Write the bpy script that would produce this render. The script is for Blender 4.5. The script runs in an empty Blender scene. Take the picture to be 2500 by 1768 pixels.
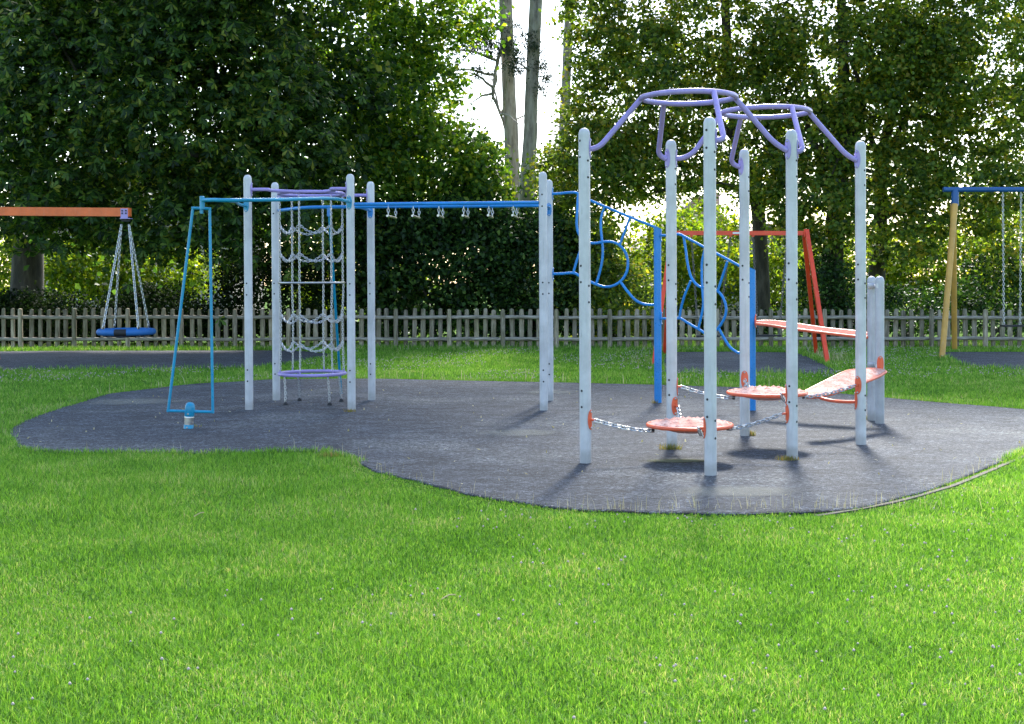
import bpy, math, random
import numpy as np
from mathutils import Vector, Matrix
random.seed(7)
rng = np.random.default_rng(11)
S = bpy.context.scene
COL = S.collection

# ------------------------------------------------------------------ camera
F, PITCH, ROLL, CX, CY, EYE = 3170.4, 0.01218, 0.00479, 1255.5, 720.9, 1.5925
cd = bpy.data.cameras.new('camera')
cam = bpy.data.objects.new('camera', cd)
COL.objects.link(cam)
cd.sensor_fit = 'HORIZONTAL'
cd.sensor_width = 36.0
cd.lens = F / 2500 * 36
cd.shift_x = -(CX - 1250) / 2500
cd.shift_y = (CY - 884) / 2500
cd.clip_start = 0.1
cd.clip_end = 900
cam.matrix_world = Matrix.Translation((0, 0, EYE)) @ Matrix.Rotation(math.pi / 2 - PITCH, 4, 'X') @ Matrix.Rotation(-ROLL, 4, 'Z')
S.camera = cam

# ------------------------------------------------------------------ light
SUN_EL, SUN_AZ = math.radians(42), math.radians(8)     # azimuth measured from +Y towards +X
w = bpy.data.worlds.new('World')
S.world = w
w.use_nodes = True
wn = w.node_tree.nodes
wl = w.node_tree.links
bg = wn['Background']
sky = wn.new('ShaderNodeTexSky')
sky.sky_type = 'NISHITA'
sky.sun_disc = False
sky.sun_elevation = SUN_EL
sky.sun_rotation = SUN_AZ
sky.air_density = 1.0
sky.dust_density = 1.2
sky.ozone_density = 1.0
bg.inputs['Strength'].default_value = 0.12
wl.new(sky.outputs['Color'], bg.inputs['Color'])
sd = bpy.data.lights.new('sun', 'SUN')
sun = bpy.data.objects.new('sun', sd)
COL.objects.link(sun)
sd.energy = 3.0
sd.angle = math.radians(10)
sd.color = (1.0, 0.96, 0.89)
dv = Vector((math.sin(SUN_AZ) * math.cos(SUN_EL), math.cos(SUN_AZ) * math.cos(SUN_EL), math.sin(SUN_EL)))
sun.rotation_euler = dv.to_track_quat('Z', 'Y').to_euler()
S.view_settings.view_transform = 'Standard'
S.view_settings.look = 'None'
S.view_settings.gamma = 1
S.view_settings.exposure = 2.05
S.render.engine = 'CYCLES'
S.cycles.max_bounces = 7
S.cycles.diffuse_bounces = 3
S.cycles.transmission_bounces = 4
S.cycles.transparent_max_bounces = 8

# ------------------------------------------------------------------ survey helpers: where a sight line meets a depth, a height or a wall
def ray(px, py):
    c, s = math.cos(ROLL), math.sin(ROLL)
    a, b = px - CX, py - CY
    u = c * a - s * b
    v = s * a + c * b
    x, yc, zc = u / F, 1.0, -v / F
    return Vector((x, yc * math.cos(PITCH) + zc * math.sin(PITCH), -yc * math.sin(PITCH) + zc * math.cos(PITCH)))
def at(px, py, Y):
    r = ray(px, py)
    t = Y / r.y
    return Vector((r.x * t, Y, EYE + r.z * t))
def gp(px, py, z=0.0):
    r = ray(px, py)
    t = (z - EYE) / r.z
    return Vector((r.x * t, r.y * t, z))
def onp(px, py, A, B):
    """sight line meets the vertical plane through ground points A, B"""
    d = Vector((B[0] - A[0], B[1] - A[1], 0))
    n = Vector((-d.y, d.x, 0))
    r = ray(px, py)
    t = n.dot(Vector((A[0], A[1], 0))) / n.dot(r)
    return Vector((r.x * t, r.y * t, EYE + r.z * t))

# ------------------------------------------------------------------ object helpers
def tag(o, label=None, cat=None, group=None, kind=None):
    if label: o['label'] = label
    if cat: o['category'] = cat
    if group: o['group'] = group
    if kind: o['kind'] = kind
    return o
def empty(name, loc, label, cat, group=None):
    o = bpy.data.objects.new(name, None)
    COL.objects.link(o)
    o.location = loc
    o.empty_display_size = 0.2
    return tag(o, label, cat, group)
def offset(p):
    v = Vector((0, 0, 0))
    while p is not None:
        v += Vector(p.location)
        p = p.parent
    return v
def fastmesh(name, V, Fc, mat, parent=None, smooth=False, sharp=None):
    """V (n,3) array, Fc (m,k) index array, all faces k-gons"""
    V = np.asarray(V, dtype=np.float32)
    if parent is not None:
        V = V - np.array(offset(parent), dtype=np.float32)
    Fc = np.asarray(Fc, dtype=np.int32)
    m, k = Fc.shape
    me = bpy.data.meshes.new(name)
    me.vertices.add(len(V))
    me.vertices.foreach_set('co', V.ravel())
    me.loops.add(m * k)
    me.loops.foreach_set('vertex_index', Fc.ravel())
    me.polygons.add(m)
    me.polygons.foreach_set('loop_start', np.arange(0, m * k, k, dtype=np.int32))
    if smooth:
        me.polygons.foreach_set('use_smooth', np.ones(m, dtype=bool))
    me.update(calc_edges=True)
    me.materials.append(mat)
    o = bpy.data.objects.new(name, me)
    COL.objects.link(o)
    o.parent = parent
    return o

def spline(pts, n=10, closed=False):
    """Catmull-Rom through the points"""
    P = [Vector(p) for p in pts]
    out = []
    L = len(P)
    for i in range(L if closed else L - 1):
        if closed:
            a, b, c, d = P[(i - 1) % L], P[i], P[(i + 1) % L], P[(i + 2) % L]
        else:
            b, c = P[i], P[i + 1]
            a = P[i - 1] if i > 0 else b - (c - b)
            d = P[i + 2] if i + 2 < L else c + (c - b)
        for k in range(n):
            t = k / n
            out.append(0.5 * ((2 * b) + (c - a) * t + (2 * a - 5 * b + 4 * c - d) * t * t + (3 * b - a - 3 * c + d) * t ** 3))
    if not closed:
        out.append(P[-1])
    return out
def fillet(pts, r, n=6):
    """polyline with rounded corners"""
    P = [Vector(p) for p in pts]
    out = [P[0]]
    for i in range(1, len(P) - 1):
        a, b, c = P[i - 1], P[i], P[i + 1]
        u, v = (a - b), (c - b)
        k = min(r, u.length * (.45 if i > 1 else .9), v.length * (.45 if i < len(P) - 2 else .9))
        p, q = b + u.normalized() * k, b + v.normalized() * k
        for j in range(n + 1):
            t = j / n
            out.append((1 - t) ** 2 * p + 2 * t * (1 - t) * b + t * t * q)
    out.append(P[-1])
    return out

class MB:
    def __init__(self):
        self.v = []; self.f = []
    def add(self, vs, fs):
        o = len(self.v)
        self.v += [tuple(p) for p in vs]
        self.f += [tuple(i + o for i in f) for f in fs]
        return self
    def tube(self, pts, r, seg=12, closed=False, caps=True, dome=False):
        P = [Vector(p) for p in pts]
        n = len(P)
        R = r if isinstance(r, (list, tuple)) else [r] * n
        T = []
        for i in range(n):
            if closed:
                t = P[(i + 1) % n] - P[i - 1]
            else:
                t = P[min(i + 1, n - 1)] - P[max(i - 1, 0)]
            T.append(t.normalized() if t.length > 1e-9 else Vector((0, 0, 1)))
        ref = Vector((0, 0, 1)) if abs(T[0].z) < .9 else Vector((1, 0, 0))
        N = (ref - T[0] * ref.dot(T[0])).normalized()
        vs, fs = [], []
        for i in range(n):
            if i:
                N = (N - T[i] * N.dot(T[i]))
                N = N.normalized() if N.length > 1e-6 else T[i].orthogonal().normalized()
            B = T[i].cross(N)
            for k in range(seg):
                a = 2 * math.pi * k / seg
                vs.append(P[i] + (N * math.cos(a) + B * math.sin(a)) * R[i])
        for i in range(n if closed else n - 1):
            j = (i + 1) % n
            for k in range(seg):
                k2 = (k + 1) % seg
                fs.append((i * seg + k, i * seg + k2, j * seg + k2, j * seg + k))
        if caps and not closed:
            fs.append(tuple(range(seg))[::-1])
            fs.append(tuple((n - 1) * seg + k for k in range(seg)))
        return self.add(vs, fs)
    def box(self, c, size, M=None, bevel=0.0):
        x, y, z = size[0] / 2, size[1] / 2, size[2] / 2
        c = Vector(c)
        if M is None: M = Matrix.Identity(3)
        if bevel <= 0:
            vs = [c + M @ Vector((a * x, b * y, d * z)) for a in (-1, 1) for b in (-1, 1) for d in (-1, 1)]
            fs = [(0, 1, 3, 2), (4, 6, 7, 5), (0, 4, 5, 1), (2, 3, 7, 6), (0, 2, 6, 4), (1, 5, 7, 3)]
            return self.add(vs, fs)
        b = min(bevel, x * .9, y * .9)
        prof = [(-x + b, -y), (x - b, -y), (x, -y + b), (x, y - b), (x - b, y), (-x + b, y), (-x, y - b), (-x, -y + b)]
        vs = [c + M @ Vector((p[0], p[1], s * z)) for s in (-1, 1) for p in prof]
        fs = [tuple(range(8))[::-1], tuple(range(8, 16))] + [(k, (k + 1) % 8, 8 + (k + 1) % 8, 8 + k) for k in range(8)]
        return self.add(vs, fs)
    def lathe(self, prof, c=(0, 0, 0), M=None, seg=20):
        """prof: (radius, z) pairs bottom to top"""
        c = Vector(c)
        if M is None: M = Matrix.Identity(3)
        vs, fs = [], []
        for r, z in prof:
            for k in range(seg):
                a = 2 * math.pi * k / seg
                vs.append(c + M @ Vector((r * math.cos(a), r * math.sin(a), z)))
        for i in range(len(prof) - 1):
            for k in range(seg):
                k2 = (k + 1) % seg
                fs.append((i * seg + k, i * seg + k2, (i + 1) * seg + k2, (i + 1) * seg + k))
        fs.append(tuple(range(seg))[::-1])
        fs.append(tuple((len(prof) - 1) * seg + k for k in range(seg)))
        return self.add(vs, fs)
    def build(self, name, mat, parent=None, smooth=True, angle=40):
        off = offset(parent)
        me = bpy.data.meshes.new(name)
        me.from_pydata([tuple(Vector(v) - off) for v in self.v], [], self.f)
        me.update()
        if smooth:
            me.polygons.foreach_set('use_smooth', np.ones(len(me.polygons), dtype=bool))
            me.set_sharp_from_angle(angle=math.radians(angle))
        me.materials.append(mat)
        o = bpy.data.objects.new(name, me)
        COL.objects.link(o)
        o.parent = parent
        return o

def link_template(L, wdt, r, seg=10, rs=5):
    """one chain link lying in the local XY plane, long along X"""
    pts = []
    h = (L - wdt) / 2
    for k in range(seg):
        a = 2 * math.pi * (k + .5) / seg
        x, y = math.cos(a) * wdt / 2, math.sin(a) * wdt / 2
        pts.append(Vector((x + (h if x > 0 else -h), y, 0)))
    m = MB().tube(pts, r, rs, closed=True)
    return m.v, m.f
def chain(mb, pts, pitch=.03, wdt=.026, r=.0042, twist=0.4):
    lv, lf = link_template(pitch * 1.42, wdt, r)
    P = [Vector(p) for p in pts]
    seglen = [(P[i + 1] - P[i]).length for i in range(len(P) - 1)]
    tot = sum(seglen)
    n = max(1, int(round(tot / pitch)))
    for k in range(n):
        s = (k + .5) / n * tot
        i = 0
        while i < len(seglen) - 1 and s > seglen[i]:
            s -= seglen[i]; i += 1
        d = (P[i + 1] - P[i]).normalized()
        c = P[i] + d * s
        up = Vector((0, 0, 1)) if abs(d.z) < .9 else Vector((1, 0, 0))
        y = up.cross(d).normalized()
        z = d.cross(y)
        a = twist + (math.pi / 2 if k % 2 else 0) + random.uniform(-.12, .12)
        y, z = y * math.cos(a) + z * math.sin(a), z * math.cos(a) - y * math.sin(a)
        M = Matrix((d, y, z)).transposed()
        mb.add([c + M @ Vector(v) for v in lv], lf)
    return mb
def sag(a, b, d, n=10):
    a, b = Vector(a), Vector(b)
    return [a.lerp(b, k / n) - Vector((0, 0, d * (1 - (2 * k / n - 1) ** 2))) for k in range(n + 1)]

# ------------------------------------------------------------------ materials
def mat(name, col, rough=.5, metal=0.0, spec=.5):
    m = bpy.data.materials.new(name)
    m.use_nodes = True
    b = m.node_tree.nodes['Principled BSDF']
    b.inputs['Base Color'].default_value = (*col, 1)
    b.inputs['Roughness'].default_value = rough
    b.inputs['Metallic'].default_value = metal
    b.inputs['Specular IOR Level'].default_value = spec
    return m
def nd(m, t, **kw):
    n = m.node_tree.nodes.new(t)
    for k, v in kw.items():
        if k in n.inputs.keys():
            n.inputs[k].default_value = v
        else:
            setattr(n, k, v)
    return n
def lk(m, a, b): m.node_tree.links.new(a, b)
def ramp(m, fac, stops):
    r = m.node_tree.nodes.new('ShaderNodeValToRGB')
    e = r.color_ramp.elements
    while len(e) < len(stops): e.new(.5)
    for i, (p, c) in enumerate(stops):
        e[i].position = p
        e[i].color = (*c, 1) if len(c) == 3 else c
    if fac is not None: lk(m, fac, r.inputs['Fac'])
    return r
def coords(m, scale=(1, 1, 1), obj=True):
    t = nd(m, 'ShaderNodeTexCoord')
    mp = nd(m, 'ShaderNodeMapping')
    mp.inputs['Scale'].default_value = scale
    lk(m, t.outputs['Object'], mp.inputs['Vector'])
    return mp.outputs['Vector']
def noise(m, vec, scale, detail=4, rough=.55):
    n = nd(m, 'ShaderNodeTexNoise')
    n.inputs['Scale'].default_value = scale
    n.inputs['Detail'].default_value = detail
    n.inputs['Roughness'].default_value = rough
    lk(m, vec, n.inputs['Vector'])
    return n
def mixc(m, fac, a, b, mode='MIX'):
    n = nd(m, 'ShaderNodeMix', data_type='RGBA', blend_type=mode)
    if isinstance(fac, (int, float)): n.inputs[0].default_value = fac
    else: lk(m, fac, n.inputs[0])
    for sock, v in ((n.inputs[6], a), (n.inputs[7], b)):
        if isinstance(v, tuple): sock.default_value = (*v, 1)
        else: lk(m, v, sock)
    return n.outputs[2]
def bump(m, h, strength=.3, dist=.01):
    b = nd(m, 'ShaderNodeBump')
    b.inputs['Strength'].default_value = strength
    b.inputs['Distance'].default_value = dist
    lk(m, h, b.inputs['Height'])
    lk(m, b.outputs['Normal'], m.node_tree.nodes['Principled BSDF'].inputs['Normal'])
def setc(m, out): lk(m, out, m.node_tree.nodes['Principled BSDF'].inputs['Base Color'])

def paint(name, col, rough=.35, wear=(.4, .4, .4), amount=.25, chips=0.0):
    m = mat(name, col, rough)
    v = coords(m)
    n = noise(m, v, 3.0, 6, .65)
    r = ramp(m, n.outputs['Fac'], [(.35, tuple(c * .82 for c in col)), (.62, tuple(min(1, c * 1.08) for c in col))])
    vs = coords(m, (14, 14, 1.2))
    n2 = noise(m, vs, 2.0, 5, .6)
    r2 = ramp(m, n2.outputs['Fac'], [(.52, (0, 0, 0)), (.78, (amount,) * 3)])
    c = mixc(m, r2.outputs['Color'], r.outputs['Color'], wear)
    if chips > 0:
        n3 = noise(m, v, 26, 8, .7)
        r3 = ramp(m, n3.outputs['Fac'], [(.74 - chips * .1, (0, 0, 0)), (.77 - chips * .1, (1, 1, 1))])
        c = mixc(m, r3.outputs['Color'], c, tuple(q * .35 for q in wear))
    setc(m, c)
    if name in ('grey_powder_coat', 'galvanised_grey'):
        tcz = nd(m, 'ShaderNodeTexCoord'); sx = nd(m, 'ShaderNodeSeparateXYZ'); lk(m, tcz.outputs['Object'], sx.inputs[0])
        nz = noise(m, v, 11, 6, .75)
        mz = nd(m, 'ShaderNodeMath', operation='MULTIPLY_ADD'); lk(m, nz.outputs['Fac'], mz.inputs[0]); mz.inputs[1].default_value = -.16; lk(m, sx.outputs[2], mz.inputs[2])
        rz = ramp(m, mz.outputs[0], [(0, (0, 0, 0)), (1, (0, 0, 0))])
        ez = rz.color_ramp.elements; ez[0].position = 0; ez[0].color = (.4, .4, .4, 1); ez[1].position = .07
        c = mixc(m, rz.outputs['Color'], c, (.17, .16, .13))
        ns_ = noise(m, coords(m, (60, 60, 2.5)), 1.6, 4, .5)
        rs_ = ramp(m, ns_.outputs['Fac'], [(.735, (0, 0, 0)), (.755, (.7, .7, .7))])
        c = mixc(m, rs_.outputs['Color'], c, (.16, .16, .17))
        setc(m, c)
    n4 = noise(m, v, 40, 3)
    rr = ramp(m, n4.outputs['Fac'], [(.3, (rough * .8,) * 3), (.7, (min(1, rough * 1.35),) * 3)])
    lk(m, rr.outputs['Color'], m.node_tree.nodes['Principled BSDF'].inputs['Roughness'])
    bump(m, n4.outputs['Fac'], .08, .002)
    return m
M_POST = paint('grey_powder_coat', (.57, .565, .575), .42, (.30, .31, .30), .45, .25)
M_GREY = paint('galvanised_grey', (.45, .46, .49), .38, (.25, .26, .27), .5, .3)
M_PURPLE = paint('lilac_paint', (.34, .27, .58), .3, (.45, .42, .6), .3, .1)
M_TEAL = paint('teal_paint', (.0, .27, .46), .3, (.1, .3, .4), .3, .2)
M_BLUE = paint('blue_paint', (.006, .22, .60), .3, (.12, .25, .45), .3, .2)
M_RED = paint('red_paint', (.78, .12, .045), .35, (.6, .25, .2), .35, .2)
M_SCARLET = paint('scarlet_swing_paint', (.80, .065, .018), .4, (.6, .2, .15), .3, .2)
M_ORANGE = paint('orange_paint', (.80, .16, .035), .5, (.6, .3, .2), .3, .2)
M_YELLOW = paint('yellow_paint', (.62, .34, .07), .5, (.5, .4, .3), .3, .1)
M_DBLUE = paint('dark_blue_paint', (.01, .09, .28), .4, (.1, .2, .3), .3, .1)
M_STEEL = mat('steel', (.45, .45, .45), .32, 1.0)
M_CHAIN = mat('galvanised_chain', (.55, .55, .55), .34, .9)
M_HOLE = mat('black_plastic_cap', (.02, .02, .022), .5)
M_BLACK = mat('black_rubber', (.018, .018, .02), .7)
M_LABEL = mat('white_sticker', (.75, .75, .73), .5)
M_NEST = paint('blue_rope_ring', (.015, .14, .42), .6, (.1, .2, .4), .3, 0)
M_ROPE = mat('dark_rope', (.06, .06, .08), .9)

# faded red tread: pinkish, dimpled
M_TREAD = mat('faded_red_tread', (.72, .40, .34), .7, 0, .03)
v = coords(M_TREAD)
n = noise(M_TREAD, v, 7, 6, .65)
r = ramp(M_TREAD, n.outputs['Fac'], [(.3, (.50, .19, .14)), (.5, (.60, .34, .28)), (.72, (.68, .52, .46))])
vo = nd(M_TREAD, 'ShaderNodeTexVoronoi', feature='F1')
vo.inputs['Scale'].default_value = 34
lk(M_TREAD, v, vo.inputs['Vector'])
r2 = ramp(M_TREAD, vo.outputs['Distance'], [(.22, (.45, .10, .07)), (.42, (1, 1, 1))])
setc(M_TREAD, mixc(M_TREAD, .5, r.outputs['Color'], r2.outputs['Color'], 'MULTIPLY'))
bump(M_TREAD, vo.outputs['Distance'], .5, .006)

M_BEAM = paint('red_beam_deck', (.34, .10, .075), .8, (.38, .22, .18), .6, .2)
M_BEAM.node_tree.nodes['Principled BSDF'].inputs['Specular IOR Level'].default_value = .05
# rubber safety surface
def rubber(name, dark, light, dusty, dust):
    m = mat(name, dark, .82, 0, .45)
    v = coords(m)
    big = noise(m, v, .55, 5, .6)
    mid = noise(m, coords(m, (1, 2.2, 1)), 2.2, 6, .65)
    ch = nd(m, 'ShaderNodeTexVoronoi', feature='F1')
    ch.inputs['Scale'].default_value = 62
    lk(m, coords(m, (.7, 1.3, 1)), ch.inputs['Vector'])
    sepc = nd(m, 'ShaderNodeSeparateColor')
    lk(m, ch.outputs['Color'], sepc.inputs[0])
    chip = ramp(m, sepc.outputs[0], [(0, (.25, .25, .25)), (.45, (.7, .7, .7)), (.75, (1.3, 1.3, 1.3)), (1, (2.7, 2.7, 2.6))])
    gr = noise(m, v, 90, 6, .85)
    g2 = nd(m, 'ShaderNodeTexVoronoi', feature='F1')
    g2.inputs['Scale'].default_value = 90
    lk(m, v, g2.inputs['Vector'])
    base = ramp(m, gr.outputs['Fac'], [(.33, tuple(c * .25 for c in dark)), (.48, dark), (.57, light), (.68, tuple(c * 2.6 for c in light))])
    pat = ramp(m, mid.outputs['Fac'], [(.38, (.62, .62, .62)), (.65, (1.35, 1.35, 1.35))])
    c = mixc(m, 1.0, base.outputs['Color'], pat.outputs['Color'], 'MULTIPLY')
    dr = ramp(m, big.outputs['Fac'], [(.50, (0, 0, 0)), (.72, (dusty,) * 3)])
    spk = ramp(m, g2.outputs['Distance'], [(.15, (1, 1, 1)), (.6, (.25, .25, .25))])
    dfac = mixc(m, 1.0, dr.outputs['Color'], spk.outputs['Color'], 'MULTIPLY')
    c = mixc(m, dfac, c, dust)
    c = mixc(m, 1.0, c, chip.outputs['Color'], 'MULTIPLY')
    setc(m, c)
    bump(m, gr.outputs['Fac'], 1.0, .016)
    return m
M_RUBBER = rubber('rubber_crumb', (.031, .038, .050), (.095, .107, .130), .8, (.25, .26, .25))
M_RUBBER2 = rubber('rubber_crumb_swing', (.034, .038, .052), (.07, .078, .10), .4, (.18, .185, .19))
def softpatch(name, col, amt):
    m = mat(name, col, .95)
    tc = nd(m, 'ShaderNodeTexCoord')
    mp = nd(m, 'ShaderNodeMapping')
    mp.inputs['Location'].default_value = (-1, -1, 0)
    mp.inputs['Scale'].default_value = (2, 2, 0)
    lk(m, tc.outputs['Generated'], mp.inputs['Vector'])
    gr_ = nd(m, 'ShaderNodeTexGradient', gradient_type='SPHERICAL')
    lk(m, mp.outputs['Vector'], gr_.inputs['Vector'])
    no = noise(m, coords(m), 55, 5, .8)
    nb = noise(m, coords(m), 5, 4, .6)
    a1 = nd(m, 'ShaderNodeMath', operation='MULTIPLY'); lk(m, gr_.outputs['Fac'], a1.inputs[0]); lk(m, nb.outputs['Fac'], a1.inputs[1])
    a2 = nd(m, 'ShaderNodeMath', operation='MULTIPLY_ADD'); lk(m, no.outputs['Fac'], a2.inputs[0]); a2.inputs[1].default_value = 1.6; lk(m, a1.outputs[0], a2.inputs[2])
    rr_ = ramp(m, a2.outputs[0], [(.0, (0, 0, 0)), (1, (0, 0, 0))])
    e = rr_.color_ramp.elements
    e[0].position = .92; e[1].position = 1.4; e[1].color = (amt, amt, amt, 1)
    lim = nd(m, 'ShaderNodeMath', operation='MULTIPLY'); lk(m, rr_.outputs['Color'], lim.inputs[0])
    ed = nd(m, 'ShaderNodeMath', operation='MULTIPLY', use_clamp=True); lk(m, gr_.outputs['Fac'], ed.inputs[0]); ed.inputs[1].default_value = 1.6
    lk(m, ed.outputs[0], lim.inputs[1])
    lk(m, lim.outputs[0], m.node_tree.nodes['Principled BSDF'].inputs['Alpha'])
    return m
M_MOSS = softpatch('moss_on_rubber', (.12, .13, .06), 1.0)
M_SUN_DUST = softpatch('sun_pools_and_dust_on_rubber', (.24, .24, .205), .5)  # pale tint shared by painted sun pools and dust

# ground under the grass
M_SOIL = mat('turf_soil', (.04, .055, .018), .95, 0, .05)
v = coords(M_SOIL)
n = noise(M_SOIL, v, .7, 8, .7)
n2 = noise(M_SOIL, v, 40, 4, .7)
r = ramp(M_SOIL, n.outputs['Fac'], [(.35, (.045, .105, .010)), (.65, (.080, .16, .018))])
r2 = ramp(M_SOIL, n2.outputs['Fac'], [(.35, (.45, .45, .45)), (.65, (1.3, 1.3, 1.3))])
setc(M_SOIL, mixc(M_SOIL, 1.0, r.outputs['Color'], r2.outputs['Color'], 'MULTIPLY'))
bump(M_SOIL, n2.outputs['Fac'], .8, .03)

def leafmat(name, stops, trans, transcol, rough=.45, patch=.35, pscale=.5, tmix=.45, spec=.25):
    m = bpy.data.materials.new(name)
    m.use_nodes = True
    nt = m.node_tree
    b = nt.nodes['Principled BSDF']
    b.inputs['Roughness'].default_value = rough
    b.inputs['Specular IOR Level'].default_value = spec
    g = nt.nodes.new('ShaderNodeNewGeometry')
    v = coords(m)
    n = noise(m, v, pscale, 3)
    ma = nd(m, 'ShaderNodeMath', operation='MULTIPLY_ADD')
    lk(m, n.outputs['Fac'], ma.inputs[0])
    ma.inputs[1].default_value = patch * 2
    ma.inputs[2].default_value = -patch
    ad = nd(m, 'ShaderNodeMath', operation='ADD', use_clamp=True)
    lk(m, g.outputs['Random Per Island'], ad.inputs[0])
    lk(m, ma.outputs[0], ad.inputs[1])
    r = ramp(m, ad.outputs[0], stops)
    lk(m, r.outputs['Color'], b.inputs['Base Color'])
    t = nt.nodes.new('ShaderNodeBsdfTranslucent')
    tc = mixc(m, 1.0, r.outputs['Color'], transcol, 'MULTIPLY')
    lk(m, tc, t.inputs['Color'])
    mx = nt.nodes.new('ShaderNodeMixShader')
    mx.inputs[0].default_value = tmix
    lk(m, b.outputs[0], mx.inputs[1])
    lk(m, t.outputs[0], mx.inputs[2])
    lk(m, mx.outputs[0], nt.nodes['Material Output'].inputs['Surface'])
    return m
M_CHEST = leafmat('chestnut_leaf', [(0, (.008, .022, .006)), (.5, (.028, .070, .014)), (.85, (.085, .155, .022)), (1, (.18, .20, .03))], 0, (2.6, 2.6, 1.2))
M_MAPLE = leafmat('maple_leaf', [(0, (.016, .048, .008)), (.45, (.058, .13, .017)), (.8, (.14, .235, .028)), (1, (.22, .24, .03))], 0, (3.2, 3.0, .9), patch=.4, pscale=1.3, tmix=.5)
M_LIME = leafmat('lime_leaf', [(0, (.022, .048, .012)), (.45, (.075, .135, .022)), (.8, (.155, .225, .032)), (1, (.24, .21, .04))], 0, (3.0, 2.7, .9), patch=.4, pscale=1.3, tmix=.5)
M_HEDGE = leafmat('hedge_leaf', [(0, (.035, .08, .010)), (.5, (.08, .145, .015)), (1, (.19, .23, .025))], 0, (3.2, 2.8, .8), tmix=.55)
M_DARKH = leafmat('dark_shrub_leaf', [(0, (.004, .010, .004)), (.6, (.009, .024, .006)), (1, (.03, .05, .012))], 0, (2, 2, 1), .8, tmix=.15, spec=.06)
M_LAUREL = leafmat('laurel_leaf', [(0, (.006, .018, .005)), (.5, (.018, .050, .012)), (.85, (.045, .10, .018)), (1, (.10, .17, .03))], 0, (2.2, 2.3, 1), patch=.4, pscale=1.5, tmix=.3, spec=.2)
M_PINE = leafmat('pine_needle', [(0, (.03, .05, .035)), (1, (.07, .09, .055))], 0, (1.4, 1.4, 1), tmix=.15)
M_GRASS = leafmat('grass_blade', [(0, (.045, .13, .016)), (.35, (.118, .285, .028)), (.75, (.20, .41, .048)), (.95, (.33, .48, .11)), (1, (.45, .45, .22))], 0, (1.6, 1.5, .8), .5, .42, 1.1, .42)
M_DRY = leafmat('dry_grass', [(0, (.30, .28, .12)), (.5, (.45, .40, .22)), (1, (.62, .56, .38))], 0, (1.3, 1.3, 1), .6, .2, 1, .35)
M_TUFT = leafmat('weed_blade', [(0, (.10, .16, .03)), (.5, (.25, .24, .06)), (1, (.40, .22, .10))], 0, (1.5, 1.4, .8), .6, .2, 1, .35)
M_CLOVER = mat('clover_petal', (.50, .40, .38), .9)

def bark(name, a, b, sc=6):
    m = mat(name, a, .9)
    n = noise(m, coords(m, (1, 1, .22)), sc, 8, .7)
    r = ramp(m, n.outputs['Fac'], [(.35, tuple(c * .45 for c in a)), (.5, a), (.68, b)])
    setc(m, r.outputs['Color'])
    bump(m, n.outputs['Fac'], 1.0, .05)
    return m
M_PBARK = bark('pine_bark', (.36, .32, .29), (.52, .48, .45), 7)
M_BARK = bark('dark_bark', (.045, .04, .03), (.10, .09, .07), 6)
M_WOOD = mat('weathered_wood', (.22, .21, .19), .9)
n = noise(M_WOOD, coords(M_WOOD, (1, 1, .09)), 38, 8, .7)
n2 = noise(M_WOOD, coords(M_WOOD), 1.6, 4, .6)
r = ramp(M_WOOD, n.outputs['Fac'], [(.33, (.10, .084, .062)), (.5, (.27, .238, .185)), (.68, (.44, .40, .33))])
r2 = ramp(M_WOOD, n2.outputs['Fac'], [(.35, (.62, .64, .5)), (.65, (1.15, 1.12, 1.1))])
oi = nd(M_WOOD, 'ShaderNodeObjectInfo')
r3 = ramp(M_WOOD, oi.outputs['Random'], [(0, (.62, .62, .60)), (.5, (.95, .95, .93)), (1, (1.3, 1.26, 1.2))])
cw = mixc(M_WOOD, 1.0, r.outputs['Color'], r2.outputs['Color'], 'MULTIPLY')
setc(M_WOOD, mixc(M_WOOD, 1.0, cw, r3.outputs['Color'], 'MULTIPLY'))
bump(M_WOOD, n.outputs['Fac'], .8, .01)
M_RAIL = mat('weathered_rail', (.22, .21, .19), .9)
n = noise(M_RAIL, coords(M_RAIL, (.09, 1, 1)), 38, 8, .7)
r = ramp(M_RAIL, n.outputs['Fac'], [(.33, (.09, .08, .06)), (.5, (.27, .245, .20)), (.68, (.46, .43, .37))])
setc(M_RAIL, r.outputs['Color'])
bump(M_RAIL, n.outputs['Fac'], .8, .01)
M_STONE = mat('concrete_edging', (.2, .17, .14), .9)
n = noise(M_STONE, coords(M_STONE), 9, 8, .7)
setc(M_STONE, ramp(M_STONE, n.outputs['Fac'], [(.3, (.06, .052, .042)), (.7, (.16, .135, .11))]).outputs['Color'])
bump(M_STONE, n.outputs['Fac'], .5, .01)
M_BRICK = mat('house_brick', (.42, .28, .24), .9)
bt = nd(M_BRICK, 'ShaderNodeTexBrick')
bt.inputs['Scale'].default_value = 4
bt.inputs['Color1'].default_value = (.42, .27, .22, 1)
bt.inputs['Color2'].default_value = (.50, .34, .28, 1)
bt.inputs['Mortar'].default_value = (.5, .46, .42, 1)
lk(M_BRICK, coords(M_BRICK), bt.inputs['Vector'])
setc(M_BRICK, bt.outputs['Color'])
M_RENDER = mat('cream_render', (.40, .35, .30), .9)
M_TILE = mat('roof_tile', (.38, .29, .26), .85)
wv = nd(M_TILE, 'ShaderNodeTexWave', bands_direction='Z')
wv.inputs['Scale'].default_value = 3.2
wv.inputs['Distortion'].default_value = 1.0
lk(M_TILE, coords(M_TILE), wv.inputs['Vector'])
setc(M_TILE, ramp(M_TILE, wv.outputs['Fac'], [(.1, (.20, .15, .14)), (.5, (.42, .33, .30))]).outputs['Color'])
M_GLASS = mat('window_glass', (.05, .06, .07), .08)
M_WHITE = mat('white_trim', (.78, .78, .76), .5)

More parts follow.
